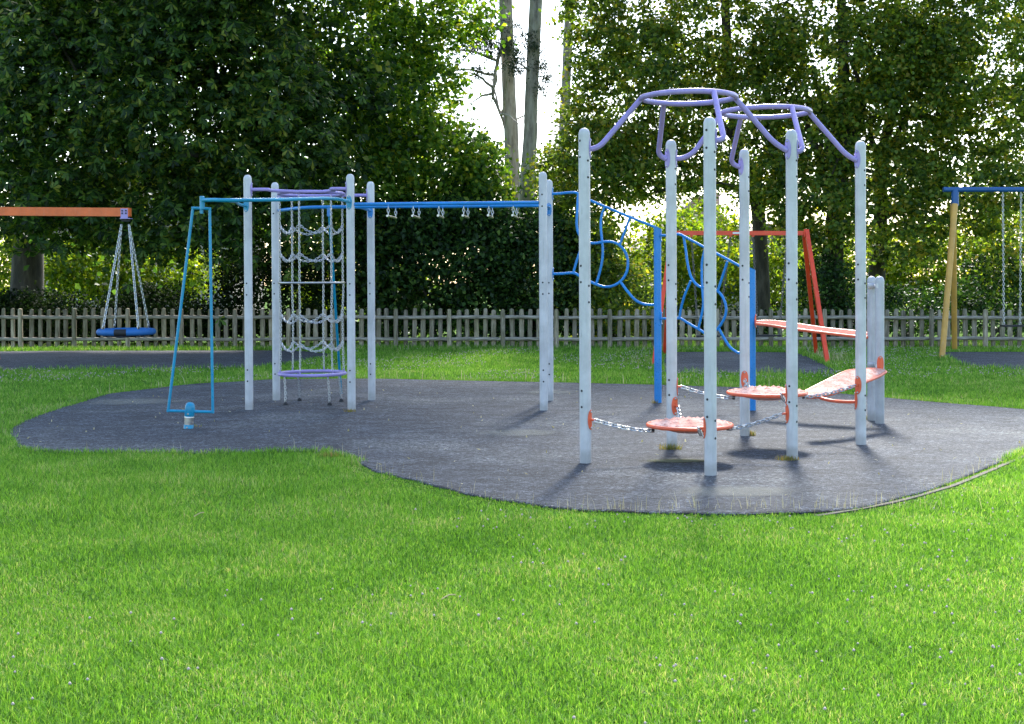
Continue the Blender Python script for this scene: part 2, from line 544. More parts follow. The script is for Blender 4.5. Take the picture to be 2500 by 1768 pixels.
# ------------------------------------------------------------------ ground, rubber surfaces
def D(x, y):
    return (x * 1.08885, y * 1.08885)
G0 = 400.0
g = MB().add([(-G0, -40, 0), (G0, -40, 0), (G0, 420, 0), (-G0, 420, 0)], [(0, 1, 2, 3)]).build('ground', M_SOIL, None, False)
tag(g, 'ground of soil and short turf under the whole playground', 'ground', kind='structure')

def inpoly(X, Y, poly):
    ins = np.zeros(len(X), bool)
    n = len(poly)
    for i in range(n):
        x1, y1 = poly[i][0], poly[i][1]
        x2, y2 = poly[(i + 1) % n][0], poly[(i + 1) % n][1]
        c = ((y1 > Y) != (y2 > Y)) & (X < (x2 - x1) * (Y - y1) / (y2 - y1 + 1e-12) + x1)
        ins ^= c
    return ins
def slab(name, pix, m, h, label, n=5, src=False, pts=None):
    P = [gp(*(p if src else D(*p))) for p in pix] if pts is None else pts
    P = spline(P, n, closed=True)
    # small unevenness of a hand-trimmed edge
    Q = []
    for i, p in enumerate(P):
        k = .5 * math.sin(i * 1.7) + .5 * math.sin(i * .61 + 1)
        Q.append(Vector((p.x + .012 * k, p.y + .02 * k, 0)))
    nn = len(Q)
    mb = MB()
    vs = [(q.x, q.y, -.05) for q in Q] + [(q.x, q.y, h - .008) for q in Q] 
    cx = sum(q.x for q in Q) / nn; cy = sum(q.y for q in Q) / nn
    vs += [(q.x + (cx - q.x) * .0012, q.y + (cy - q.y) * .0035, h) for q in Q]
    fs = [(i, (i + 1) % nn, nn + (i + 1) % nn, nn + i) for i in range(nn)]
    fs += [(nn + i, nn + (i + 1) % nn, 2 * nn + (i + 1) % nn, 2 * nn + i) for i in range(nn)]
    fs.append(tuple(range(2 * nn, 3 * nn)))
    mb.add(vs, fs)
    o = mb.build(name, m, None, False)
    tag(o, label, 'safety surface', kind='structure')
    return Q
main_pix = [(174, 1020), (300, 1019), (450, 1021), (600, 1018), (700, 1017), (745, 1021), (788, 1032), (830, 1056), (900, 1075), (1000, 1100), (1100, 1122),
            (1230, 1141), (1380, 1151), (1560, 1156), (1700, 1156), (1820, 1153), (1930, 1142), (2020, 1120), (2080, 1104), (2132, 1086), (2230, 1045), (2330, 1003),
            (2400, 965), (2395, 938), (2296, 921), (2132, 908), (2000, 896), (1850, 883), (1700, 873), (1480, 866), (1240, 860), (1130, 858), (1000, 855), (850, 852), (700, 852), (600, 854),
            (520, 859), (430, 864), (300, 879), (230, 889), (174, 907), (110, 926), (50, 948), (15, 975), (25, 1000), (90, 1016)]
POLY_MAIN = slab('rubber_surface', main_pix, M_RUBBER, .022, 'large dark grey rubber crumb safety surface with a curved edge under the climbing frames')
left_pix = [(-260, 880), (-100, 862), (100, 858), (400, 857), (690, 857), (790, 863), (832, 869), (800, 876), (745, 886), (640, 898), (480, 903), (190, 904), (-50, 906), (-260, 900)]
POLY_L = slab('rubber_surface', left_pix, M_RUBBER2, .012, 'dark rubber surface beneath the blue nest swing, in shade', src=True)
right_pix = [(1612, 861), (1780, 860), (1948, 862), (1995, 880), (2056, 911), (2040, 914), (1830, 914), (1612, 912)]
POLY_R = slab('rubber_surface', right_pix, M_RUBBER, .012, 'grey rubber surface beneath the red swing frame', 1, src=True)
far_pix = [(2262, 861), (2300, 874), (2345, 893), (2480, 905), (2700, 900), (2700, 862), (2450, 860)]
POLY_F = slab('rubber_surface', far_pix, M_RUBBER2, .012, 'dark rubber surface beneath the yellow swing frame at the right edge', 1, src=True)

# pale concrete edging by the near right rim of the rubber and small patches elsewhere
def strip(name, pix, wd, h, label, off=.10):
    P = spline([gp(*p) for p in pix], 4)
    mb = MB()
    vs, fs = [], []
    for i, p in enumerate(P):
        t = (P[min(i + 1, len(P) - 1)] - P[max(i - 1, 0)]).normalized()
        nrm = Vector((t.y, -t.x, 0))
        if nrm.y > 0: nrm = -nrm
        for o_, z in ((off, -.02), (off, h), (off + wd, h), (off + wd, -.02)):
            q = p + nrm * o_
            vs.append((q.x, q.y, z))
    for i in range(len(P) - 1):
        for k in range(3):
            fs.append((i * 4 + k, i * 4 + k + 1, i * 4 + k + 5, i * 4 + k + 4))
    mb.add(vs, fs)
    o = mb.build(name, M_STONE, None, False)
    tag(o, label, 'edging', kind='structure')
strip('concrete_edging', [(1980, 1260), (2100, 1240), (2200, 1219), (2280, 1196), (2330, 1180), (2450, 1130), (2560, 1080)], .04, .010, 'pale concrete edging strip along the near right rim of the rubber', .025)
0 and strip('concrete_edging', [(1060, 1196), (1120, 1210), (1200, 1226), (1280, 1238)], .04, .018, 'short run of concrete edging at the near rim of the rubber', .03)

# worn moss patch and bare soil under the disc
def flat_patch(name, px, py, rx, ry, m, z, label, cat):
    c = gp(px, py)
    mb = MB()
    n = 40
    vs = []
    for k in range(n):
        a = 2 * math.pi * k / n
        q = 1 + .18 * math.sin(3 * a + 1) + .1 * math.sin(7 * a) + .05 * math.sin(13 * a)
        vs.append((c.x + rx * q * math.cos(a), c.y + ry * q * math.sin(a), z))
    mb.add(vs, [tuple(range(n))])
    o = mb.build(name, m, None, False)
    tag(o, label, cat, kind='structure')
    return o

flat_patch('moss_patch', 1645, 1132, .34, .17, M_MOSS, .0262, 'greenish moss patch', 'moss')
for px, py, rx, ry in ((310, 985, .95, .6), (1250, 1062, .5, .4), (1330, 962, .5, .4), (1770, 1208, .6, .34)):  # first two are pools of sunlight painted on the rubber, the rest dust
    flat_patch('sun_dust_patch', px, py, rx, ry, M_SUN_DUST, .0262, 'dust', 'dust')
# ------------------------------------------------------------------ grass
def blades(name, X, Y, H, W, m, three=True, lean=.6, z0=0.0, parent=None, curl=.5):
    n = len(X)
    a = rng.uniform(0, 2 * math.pi, n)
    fx, fy = np.cos(a), np.sin(a)                       # facing
    la = rng.uniform(0, 2 * math.pi, n)
    le = np.abs(rng.normal(0, lean, n)).clip(0, 1.6) * H
    dx, dy = np.cos(la) * le, np.sin(la) * le
    hz = H * np.sqrt(np.clip(1 - (le / H * .55) ** 2, .15, 1))
    Z0 = np.full(n, z0) if np.isscalar(z0) else z0
    b = np.stack([X, Y, Z0], 1)
    wv_ = np.stack([-fy * W / 2, fx * W / 2, np.zeros(n)], 1)
    tip = b + np.stack([dx, dy, hz], 1)
    if three:
        mid = b + np.stack([dx * .32, dy * .32, hz * .6], 1)
        V = np.stack([b - wv_, b + wv_, mid + wv_ * .8, mid - wv_ * .8, tip], 1).reshape(-1, 3)
        base = (np.arange(n) * 5)[:, None]
        Fc = np.concatenate([base + np.array([[0, 1, 2]]), base + np.array([[0, 2, 3]]), base + np.array([[3, 2, 4]])], 1).reshape(-1, 3)
    else:
        V = np.stack([b - wv_, b + wv_, tip], 1).reshape(-1, 3)
        Fc = (np.arange(n) * 3)[:, None] + np.array([[0, 1, 2]])
    return V, Fc
def not_rubber(X, Y):
    k = np.ones(len(X), bool)
    for P in (POLY_MAIN, POLY_L, POLY_R, POLY_F):
        k &= ~inpoly(X, Y, P)
    return k
def inview(X, Y, m=1.06):
    return (np.abs(X) < (1255 * m / F) * Y + .3)
def scatter(y0, y1, dens):
    wmax = (1255 * 1.06 / F) * y1 + 2.6
    n = int(dens * (y1 - y0) * 2 * wmax)
    X = rng.uniform(-wmax, wmax, n)
    Y = rng.uniform(y0, y1, n)
    side_ = ~inview(X, Y)                       # lawn carries on, thinner, past both edges of the picture
    k = (~side_ | (rng.random(n) < .5)) & (np.abs(X) < (1255 * 1.06 / F) * Y + 2.6) & not_rubber(X, Y)
    return X[k], Y[k]
def clump(X, Y, s, seed):
    r = np.random.default_rng(seed)
    v = np.zeros(len(X))
    for i in range(6):
        a = r.uniform(0, 6.28); f = s * r.uniform(.5, 2.2); p = r.uniform(0, 6.28)
        v += np.sin((X * math.cos(a) + Y * math.sin(a)) * f + p)
    return v / 6
_E = np.array([(p.x, p.y) for p in POLY_MAIN if 7.5 < p.y < 11 and -1.3 < p.x < 4.2])
def rim_short(X, Y):
    out = np.ones(len(X))
    near = np.where((X > -1.6) & (X < 4.4) & (Y < 11.2))[0]
    for i0 in range(0, len(near), 20000):
        k = near[i0:i0 + 20000]
        d = np.sqrt(((X[k][:, None] - _E[None, :, 0]) ** 2 + (Y[k][:, None] - _E[None, :, 1]) ** 2).min(1))
        rag = .5 + .5 * clump(X[k], Y[k], 9, 21)
        out[k] = np.clip(.22 + (d - .06) / (.34 * (.5 + rag)), .22, 1)
    return out
VV, FF, nv = [], [], 0
for (y0, y1, dens, h0, w0, three) in ((4.3, 6.5, 19000, .034, .0038, True), (6.5, 8.5, 12500, .037, .0048, True), (8.5, 12.5, 7000, .040, .0075, False),
                                      (12.5, 19, 2200, .046, .012, False), (19, 25, 1500, .05, .016, False), (25, 33, 1100, .055, .020, False)):
    X, Y = scatter(y0, y1, dens)
    c = clump(X, Y, 5, 3)
    H = h0 * rng.uniform(.5, 1.35, len(X)) * (1 + .35 * c)
    if y1 > 30: H = H * (1 + 1.3 * np.exp(-((Y - 29.95) / .5) ** 2) * (.6 + .8 * clump(X, Y, 3, 8)))
    if y0 > 6 and y1 < 19: H = H * rim_short(X, Y)
    W = w0 * rng.uniform(.6, 1.3, len(X))
    V, Fc = blades('', X, Y, H, W, None, three, .95)
    VV.append(V); FF.append(Fc + nv); nv += len(V)
grass = fastmesh('grass', np.concatenate(VV), np.concatenate(FF), M_GRASS)
tag(grass, 'short bright green grass of the lawn round the rubber surfaces', 'grass', kind='stuff')

# longer fringe along the rubber rim, dry stalks, longer growth under the fence
def along(P, step, a=0, b=None):
    out = []
    P = P[a:b]
    for i in range(len(P) - 1):
        d = (P[i + 1] - P[i]).length
        for k in range(max(1, int(d / step))):
            out.append(P[i].lerp(P[i + 1], random.random()))
    return out
def fringe_pts(P, step, outw, sigma):
    pts = along(list(P) + [P[0]], step)
    X = np.array([p.x for p in pts]); Y = np.array([p.y for p in pts])
    X = X + rng.normal(0, sigma, len(X)); Y = Y + rng.normal(0, sigma, len(Y))
    return X, Y
VV, FF, nv = [], [], 0
for P, st, s, h, wdt in ((POLY_MAIN, .0016, .028, .05, .006), (POLY_R, .006, .04, .09, .012), (POLY_L, .006, .05, .08, .012), (POLY_F, .008, .05, .08, .012)):
    X, Y = fringe_pts(P, st, 0, s)
    k = inview(X, Y)
    X, Y = X[k], Y[k]
    H = h * rng.uniform(.5, 1.5, len(X)) * (1 + .5 * clump(X, Y, 7, 5))
    if P is POLY_MAIN: H = H * (.15 + .85 * rim_short(X, Y))
    V, Fc = blades('', X, Y, H, np.full(len(X), wdt) * rng.uniform(.6, 1.2, len(X)), None, True, .6)
    VV.append(V); FF.append(Fc + nv); nv += len(V)
o = fastmesh('grass_fringe', np.concatenate(VV), np.concatenate(FF), M_GRASS)
tag(o, 'ragged green grass growing over the rims of the rubber surfaces', 'grass', kind='stuff')
X, Y = fringe_pts(POLY_MAIN, .05, 0, .05)
X2 = rng.uniform(-13, 13, 900); Y2 = rng.normal(29.6, .5, 900)
X3 = rng.normal(3.1, .5, 170); Y3 = rng.normal(24.3, .6, 170)
X4 = rng.normal(5.9, .45, 260); Y4 = rng.normal(25.5, .8, 260)
X5 = rng.normal(1.6, .9, 130); Y5 = rng.normal(8.86, .05, 130)
X = np.concatenate([X, X2, X3, X4, X5]); Y = np.concatenate([Y, Y2, Y3, Y4, Y5])
k = inview(X, Y) & (not_rubber(X, Y) | (Y < 18)); X, Y = X[k], Y[k]
far = Y > 18
H = np.where(far, rng.uniform(.08, .22, len(X)), rng.uniform(.05, .15, len(X)))
V, Fc = blades('', X, Y, H, np.where(far, .010, .0028), None, True, .35)
o = fastmesh('dry_grass_stalks', V, Fc, M_DRY)
tag(o, 'thin straw coloured grass stalks along the rubber rims and the fence', 'grass', kind='stuff')
# bits of leaf litter on the rubber
Xl = rng.uniform(-5.5, 5.5, 900); Yl = rng.uniform(8.8, 18.5, 900)
k = inpoly(Xl, Yl, POLY_MAIN); Xl, Yl = Xl[k][:170], Yl[k][:170]
V, Fc = blades('', Xl, Yl, rng.uniform(.012, .03, len(Xl)), rng.uniform(.008, .022, len(Xl)), None, True, 1.5, .026)
o = fastmesh('leaf_litter', V, Fc, M_DRY)
tag(o, 'scattered crumbs of dry leaf on the dark rubber surface', 'leaf litter', kind='stuff')
# clover heads
def tinyballs(X, Y, Z, R):
    n = len(X)
    oct_ = np.array([[1, 0, 0], [0, 1, 0], [-1, 0, 0], [0, -1, 0], [0, 0, 1], [0, 0, -1]], float)
    f = np.array([[0, 1, 4], [1, 2, 4], [2, 3, 4], [3, 0, 4], [1, 0, 5], [2, 1, 5], [3, 2, 5], [0, 3, 5]])
    V = np.stack([X, Y, Z], 1)[:, None, :] + oct_[None] * R[:, None, None]
    Fc = (np.arange(n) * 6)[:, None, None] + f[None]
    return V.reshape(-1, 3), Fc.reshape(-1, 3)
Xa, Ya = scatter(4.4, 9.5, 17)
k = clump(Xa, Ya, 1.6, 9) + .35 * (Xa / 2) > .0
Xa, Ya = Xa[k], Ya[k]
Xb, Yb = scatter(20, 29, 30)
k = clump(Xb, Yb, 1.2, 4) > -.05
Xb, Yb = Xb[k], Yb[k]
X = np.concatenate([Xa, Xb]); Y = np.concatenate([Ya, Yb])
V, Fc = tinyballs(X, Y, np.where(Y < 12, rng.uniform(.03, .05, len(X)), .06), np.where(Y < 12, .0075, .010) * rng.uniform(.7, 1.2, len(X)))
o = fastmesh('clover_flowers', V, Fc, M_CLOVER)
tag(o, 'tiny white and pink clover heads dotted through the lawn', 'flowers', kind='stuff')

# ------------------------------------------------------------------ posts and fittings
H_POST, R_POST = 2.88, .0495
PX = dict(P1=(-3.236, 15.807), P2=(-3.13, 17.039), P3=(-1.981, 15.752), P4=(-1.87, 16.978), P5=(.349, 15.566), P6=(.454, 16.815),
          A=(.603, 11.086), B=(1.459, 12.051), C=(1.563, 10.363), D=(2.297, 12.952), E=(2.408, 11.265), F=(3.262, 12.228))
PX = {k: Vector((v[0], v[1], 0)) for k, v in PX.items()}
def post(parent, p, h=H_POST, r=R_POST, m=None, name='post'):
    prof = [(r * 1.0, -.02), (r, .02), (r, h - r * 1.25), (r * 1.0, h - r * 1.1), (r * .97, h - r * .85), (r * .86, h - r * .5), (r * .66, h - r * .2), (r * .38, h - r * .05), (r * .1, h)]
    return MB().lathe(prof, p, seg=28).build(name, m or M_POST, parent)
def cap_on(postobj, p, px, py, r=R_POST):
    """dark plug in a bolt hole, at the seen place on a post's skin"""
    rr = ray(px, py)
    d2 = Vector((rr.x, rr.y))
    o2 = Vector((-p.x, -p.y))
    a = d2.dot(d2); b = 2 * d2.dot(o2); c = o2.dot(o2) - r * r
    disc = b * b - 4 * a * c
    if disc < 0:
        t = -b / (2 * a)
    else:
        t = (-b - math.sqrt(disc)) / (2 * a)
    q = Vector((rr.x * t, rr.y * t, EYE + rr.z * t))
    nrm = Vector((q.x - p.x, q.y - p.y, 0)).normalized()
    c0 = Vector((p.x, p.y, q.z)) + nrm * (r - .001)
    M = Matrix((Vector((0, 0, 1)).cross(nrm), Vector((0, 0, 1)), nrm)).transposed()
    MB().lathe([(.0105, 0), (.0105, .002), (.008, .004), (.002, .0045)], c0, M, 10).build('bolt_cap', M_HOLE, postobj)
def plate(parent, p, az, z, m, r=R_POST, hh=.17, ww=.062):
    """pointed oval fixing plate wrapped on a post; az = direction it faces, degrees from +X"""
    a0 = math.radians(az)
    mb = MB()
    n = 14
    vs = []
    for lay in (r + .001, r + .007):
        for i in range(n + 1):
            t = i / n * 2 - 1
            half = (ww / 2) * math.sqrt(max(0, 1 - abs(t) ** 2.1)) + .003
            for s in (-1, -.5, 0, .5, 1):
                a = a0 + s * half / r
                vs.append((p.x + lay * math.cos(a), p.y + lay * math.sin(a), z + t * hh / 2))
    fs = []
    m1 = (n + 1) * 5
    for i in range(n):
        for k in range(4):
            a = i * 5 + k
            fs.append((m1 + a, m1 + a + 1, m1 + a + 6, m1 + a + 5))
        for k in (0, 4):
            a = i * 5 + k
            q = (a, m1 + a, m1 + a + 5, a + 5)
            fs.append(q if k else q[::-1])
    for k in range(4):
        fs.append((k, k + 1, m1 + k + 1, m1 + k)); b = n * 5 + k
        fs.append((b + 1, b, m1 + b, m1 + b + 1))
    mb.add(vs, fs)
    o = mb.build('fixing_plate', m, parent)
    nrm = Vector((math.cos(a0), math.sin(a0), 0))
    M = Matrix((Vector((0, 0, 1)).cross(nrm), Vector((0, 0, 1)), nrm)).transposed()
    for s in (-1, 1):
        c0 = Vector((p.x, p.y, z + s * hh * .40)) + nrm * (r + .006)
        MB().lathe([(.010, 0), (.010, .002), (.0075, .006), (.003, .008)], c0, M, 10).build('bolt', M_STEEL, o)
    return o
def side(p, az, z, d=0.0, r=R_POST):
    a = math.radians(az)
    return Vector((p.x + (r + d) * math.cos(a), p.y + (r + d) * math.sin(a), z))

# ---- left climbing frame with overhead rails
cf = empty('climbing_frame', (PX['P1'].x, PX['P1'].y, 0), 'tall grey posted climbing frame with lilac ring and long blue overhead rails, left of centre', 'climbing frame')
caps = dict(
    P1=[(602, 692), (602, 720), (604, 903.5), (604.3, 931)],
    P2=[(667.5, 521.5), (669, 692), (669.5, 717.5), (671, 888), (671.5, 913.5)],
    P3=[(854, 693), (854, 720.5), (854.3, 905), (854.3, 933)],
    P4=[(903, 691.5), (903, 717.5), (904.4, 888.5), (904.6, 914)],
    P5=[(1323.3, 475), (1323.5, 503.5), (1325, 690), (1325.3, 718), (1326.5, 904), (1327, 932)],
    P6=[(1340, 690.5), (1340, 716.5), (1341, 888.5), (1341, 914.5)],
    A=[(1415.7, 343.6), (1415.8, 383.5), (1435.4, 392), (1435.6, 432.8), (1418, 649), (1418, 689), (1437.8, 698), (1438, 738), (1420, 954.5), (1420, 994)],
    B=[(1648.8, 412), (1648.8, 450), (1632, 647.5), (1632, 684.5), (1650, 693.5), (1650, 730.5), (1633.3, 928), (1633.7, 964.5)],
    C=[(1724.5, 317.5), (1724.6, 361), (1745, 371), (1745, 414), (1725.4, 646.5), (1725.6, 690), (1746.2, 699.5), (1746.5, 743), (1726.6, 975.5), (1726.6, 1018), (1746.4, 1027.5), (1746.6, 1070.5)],
    D=[(1828, 432.5), (1828, 466.5), (1812.8, 649), (1812.9, 683), (1828.6, 691), (1828.6, 725)],
    E=[(1944.6, 392), (1944.8, 431), (1925.5, 643), (1925.6, 682.5), (1945, 691.5), (1945.3, 731), (1927, 943), (1927, 982), (1945.5, 991), (1945.5, 1030)],
    F=[(2111, 416), (2111.3, 452), (2094.8, 646), (2095, 682.5), (2112, 692), (2112.2, 727.5), (2112.4, 966), (2112.4, 1001.5)])
for k in ('P1', 'P2', 'P3', 'P4', 'P5', 'P6'):
    po = post(cf, PX[k])
    for c in caps[k]: cap_on(po, PX[k], *c)
ZR, ZB = 2.70, 2.512           # lilac ring arms, blue rails
TC = Vector((-2.556, 16.39, 0))
def ringpts(c, R, z, n=40, a0=0):
    return [Vector((c.x + R * math.cos(a0 + 2 * math.pi * k / n), c.y + R * math.sin(a0 + 2 * math.pi * k / n), z)) for k in range(n)]
MB().tube(ringpts(TC, .405, 2.685), .021, 12, closed=True).build('top_ring', M_PURPLE, cf)
for k, az, ra in (('P1', 0, 250), ('P3', 180, 300), ('P2', 0, 110), ('P4', 180, 60)):
    p = PX[k]
    a = side(p, az, ZR)
    ringp = Vector((TC.x + .405 * math.cos(math.radians(ra)), TC.y + .405 * math.sin(math.radians(ra)), 2.687))
    s = 1 if az == 0 else -1
    MB().tube(spline([a, a + Vector((s * .18, 0, 0)), (a + ringp) / 2 + Vector((0, 0, .0)), ringp], 6), .021).build('ring_arm', M_PURPLE, cf)
    plate(cf, p, az, ZR, M_PURPLE)
# blue overhead rails
r1a, r1b = side(PX['P3'], 0, ZB), side(PX['P5'], 180, ZB)
MB().tube([r1a, r1b], .021, 14).build('overhead_rail', M_BLUE, cf)
yb = 16.30
r2 = fillet([side(PX['P2'], -10, ZB), Vector((-2.98, 16.9, ZB)), Vector((-2.62, yb + .03, ZB)), Vector((.40, yb - .10, ZB)), Vector((.452, 16.62, ZB)), side(PX['P6'], 268, ZB)], .3)
MB().tube(r2, .021, 14).build('overhead_rail', M_BLUE, cf)
# short stub that ties the rear rail to the post behind
st = fillet([Vector((-2.02, yb + .02, ZB)), Vector((-1.93, yb + .1, ZB)), side(PX['P4'], 268, ZB - .01)], .12)
MB().tube(st, .021, 12).build('rail_stub', M_BLUE, cf)
plate(cf, PX['P4'], 268, ZB - .03, M_BLUE)
plate(cf, PX['P6'], 268, ZB - .02, M_BLUE)
# teal outrigger carrying the spinner
bend = at(552, 489, 13.55)
piv = at(493, 489, 13.75)
a3 = side(PX['P3'], 262, 2.545)
c1 = at(800, 484.5, 14.9); c2 = at(680, 487.5, 14.05)
MB().tube(spline([a3, at(846, 490.5, 15.5), c1, c2, at(600, 488.5, 13.7), bend, at(520, 488.3, 13.62), piv], 8), .021, 14).build('outrigger_arm', M_TEAL, cf)
a1 = side(PX['P1'], 255, 2.50)
MB().tube(spline([a1, a1 + Vector((-.01, -.35, 0)), at(575, 492, 14.3), at(560, 490.5, 13.62)], 6), .019, 12).build('outrigger_arm', M_TEAL, cf)
plate(cf, PX['P1'], 258, 2.51, M_TEAL)
plate(cf, PX['P3'], 258, 2.53, M_TEAL)
MB().lathe([(.026, -.075), (.026, .055), (.02, .06)], at(493.5, 493, 13.75), seg=16).build('pivot_collar', M_TEAL, cf)
# slanting teal pole behind the net
pt_ = at(803, 506, yb + .02)
pb_ = gp(833, 966)
MB().tube([pt_ + Vector((0, 0, -.02)), pb_], .017, 12).build('support_pole', M_TEAL, cf)
MB().box(pt_ + Vector((0, 0, -.06)), (.045, .045, .11), bevel=.01).build('pole_bracket', M_BLUE, cf)
# hanging bars under the rails: two short chains and a steel bar each
hx = [(948, 966), (1009, 1023), (1071.5, 1081), (1132, 1142.5), (1193.5, 1202), (1253, 1261.5)]
for xa, xb in hx:
    A0 = at(xa, 512, 15.70); A0.z = ZB - .02
    B0 = at(xb, 512, yb - .07); B0.z = ZB - .02
    A1 = A0 + Vector((0, 0, -.125)); B1 = B0 + Vector((0, 0, -.125))
    bar = MB().tube([A1 + Vector((-.01, -.03, 0)), B1 + Vector((.004, .03, 0))], .014, 12).build('hanging_bar', M_STEEL, cf)
    for p0, p1 in ((A0, A1), (B0, B1)):
        chain(MB(), [p0 + Vector((0, 0, -.012)), p1 + Vector((0, 0, .012))], .036, .028, .0048, 0).build('chain', M_CHAIN, bar)
        MB().box(p0 + Vector((0, 0, -.004)), (.012, .03, .04)).build('lug', M_BLUE, bar)

# ---- chain net
net = empty('chain_climbing_net', (TC.x, TC.y, 0), 'tube of silver chains with a lilac ring at its foot, hanging inside the grey posts', 'climbing net')
angs = [17, 77, 137, 197, 257, 317]
rows = [2.287, 1.935, 1.17, .815]
radz = lambda z: .40 if z > 1.55 else (.415 - .03 * math.sin(max(0, min(1, (1.56 - z) / 1.1)) * math.pi))
def npt(a, z, rr=None):
    R = rr if rr else (.395 if z > 1.5 else radz(z))
    return Vector((TC.x + R * math.cos(math.radians(a)), TC.y + R * math.sin(math.radians(a)), z))
for a in angs:
    up = chain(MB(), [npt(a, 2.645), npt(a, 2.287), npt(a, 1.935), npt(a, 1.57)], .030, .024, .0037).build('hanging_chain', M_CHAIN, net)
    chain(MB(), [npt(a, 1.55, .405), npt(a, 1.17), npt(a, .815), npt(a, .47, .40)], .030, .024, .0037).build('hanging_chain', M_CHAIN, net)
    MB().tube([npt(a, .43, .405), npt(a, .475, .402)], .009, 8).build('eyelet', M_PURPLE, net)
    MB().tube([npt(a, 2.66, .40), npt(a, 2.625, .40)], .009, 8).build('eyelet', M_PURPLE, net)
for j, z in enumerate(rows):
    for i, a in enumerate(angs):
        b = angs[(i + 1) % 6]
        chain(MB(), sag(npt(a, z), npt(b, z), .10 + .012 * random.random(), 8), .030, .024, .0037).build('swag_chain', M_CHAIN, net)
MB().tube(ringpts(TC, .41, 1.562), .013, 10, closed=True).build('steel_ring', M_STEEL, net)
MB().tube(ringpts(TC, .413, .418, 48), .0215, 14, closed=True).build('foot_ring', M_PURPLE, net)
for (tx, ty, bx, by) in ((695, 926, 697, 993), (725.5, 920, 731.6, 983), (801.5, 925, 805, 994), (826, 919, 833.5, 985)):
    b = gp(bx, by)
    ang = math.atan2(b.y - TC.y, b.x - TC.x)
    t = Vector((at(tx, ty, TC.y + .3 * math.sin(ang)).x, TC.y + .36 * math.sin(ang), .395))
    MB().tube([t + Vector((0, 0, .02)), t + Vector((0, 0, -.03))], .009, 8).build('eyelet', M_PURPLE, net)
    chain(MB(), [t + Vector((0, 0, -.03)), t.lerp(b, .55) + Vector((.004, 0, 0)), b + Vector((0, 0, .05))], .034, .027, .005).build('anchor_chain', M_CHAIN, net)
    MB().lathe([(.03, .015), (.03, .035), (.02, .055), (.006, .062)], (b.x, b.y, 0), seg=12).build('ground_anchor', M_BLACK, net)

# ---- teal spinner
bb = gp(460, 1051)
sp = empty('spinner_gate', (bb.x, bb.y, 0), 'teal trapezoid spinning frame on a stubby ground post, left of the grey posts', 'spinner')
Y0 = bb.y
top_c, bot_c = at(492, 509, Y0 + .02), at(464, 1005, Y0)
tl, tr = at(471, 508, Y0 + .02), at(512, 510, Y0 + .02)
bl, br = at(410.5, 1003, Y0), at(519.5, 1006, Y0)
fr = MB()
for a_, b_ in ((tl, tr), (tl, bl), (tr, br), (bl, br)):
    d = (b_ - a_).normalized()
    fr.tube([a_ - d * .014, b_ + d * .014], .0155, 12)
fr.build('spinner_frame', M_TEAL, sp)
MB().lathe([(.020, -.055), (.020, .05), (.014, .055)], top_c, seg=14).build('top_pivot', M_TEAL, sp)
ax = (at(464.5, 985, Y0) - bb).normalized()
Mx = ax.to_track_quat('Z', 'Y').to_matrix()
MB().lathe([(.050, .155), (.052, .16), (.052, .245), (.049, .27), (.038, .292), (.02, .303), (.004, .305)], bb - Vector((0, 0, .003)), Mx, 24).build('ground_post', M_TEAL, sp)
MB().lathe([(.052, -.02), (.052, .062), (.050, .066)], bb - Vector((0, 0, .003)), Mx, 24).build('base_sleeve', M_TEAL, sp)
MB().lathe([(.0485, .066), (.0485, .086), (.0515, .088), (.0515, .094), (.0485, .096), (.0485, .135), (.0515, .137), (.0515, .150), (.049, .155)], bb - Vector((0, 0, .003)), Mx, 24).build('steel_collar', M_STEEL, sp)
for zz in (.035, .18):
    q = bb + ax * zz + Vector((-.004, -.051, 0))
    MB().lathe([(.011, 0), (.011, .004), (.006, .009)], q, Matrix(((1, 0, 0), (0, 0, -1), (0, 1, 0))), 10).build('bolt', M_STEEL, sp)

# ---- blue wavy panels
b1 = gp(1606.5, 987); b2 = gp(1836, 1006)
def bluepost(root, p, h, r):
    prof = [(r, -.02), (r, h)]
    mb = MB()
    seg = 24
    vs, fs = [], []
    for z in (0, 1):
        for k in range(seg):
            a = 2 * math.pi * k / seg
            zz = -.02 if z == 0 else h - .45 * r * math.cos(a)
            vs.append((p.x + r * math.cos(a), p.y + r * math.sin(a), zz))
    for k in range(seg): fs.append((k, (k + 1) % seg, seg + (k + 1) % seg, seg + k))
    fs.append(tuple(range(seg, 2 * seg)))
    mb.add(vs, fs)
    po = mb.build('panel_post', M_BLUE, root, True, 30)
    MB().lathe([(r * 1.04, -.004), (r * 1.04, .004)], (p.x, p.y, h + .004), Matrix.Rotation(math.atan(.45), 3, 'Y'), 24).build('slanted_cap', M_BLUE, po)
    return po
pa = empty('wavy_climbing_panel', (b1.x, b1.y, 0), 'blue tube climbing panel with a round loop, left of the taller blue post', 'climbing panel', 'blue tube climbing panels')
bluepost(pa, b1, 2.235, .0475)
A_, B_ = PX['P6'], b1
def q1(lst, n=7): return spline([onp(1300 + x / 3.53, 440 + y / 3.53, A_, B_) for x, y in lst], n)
RT = .0175
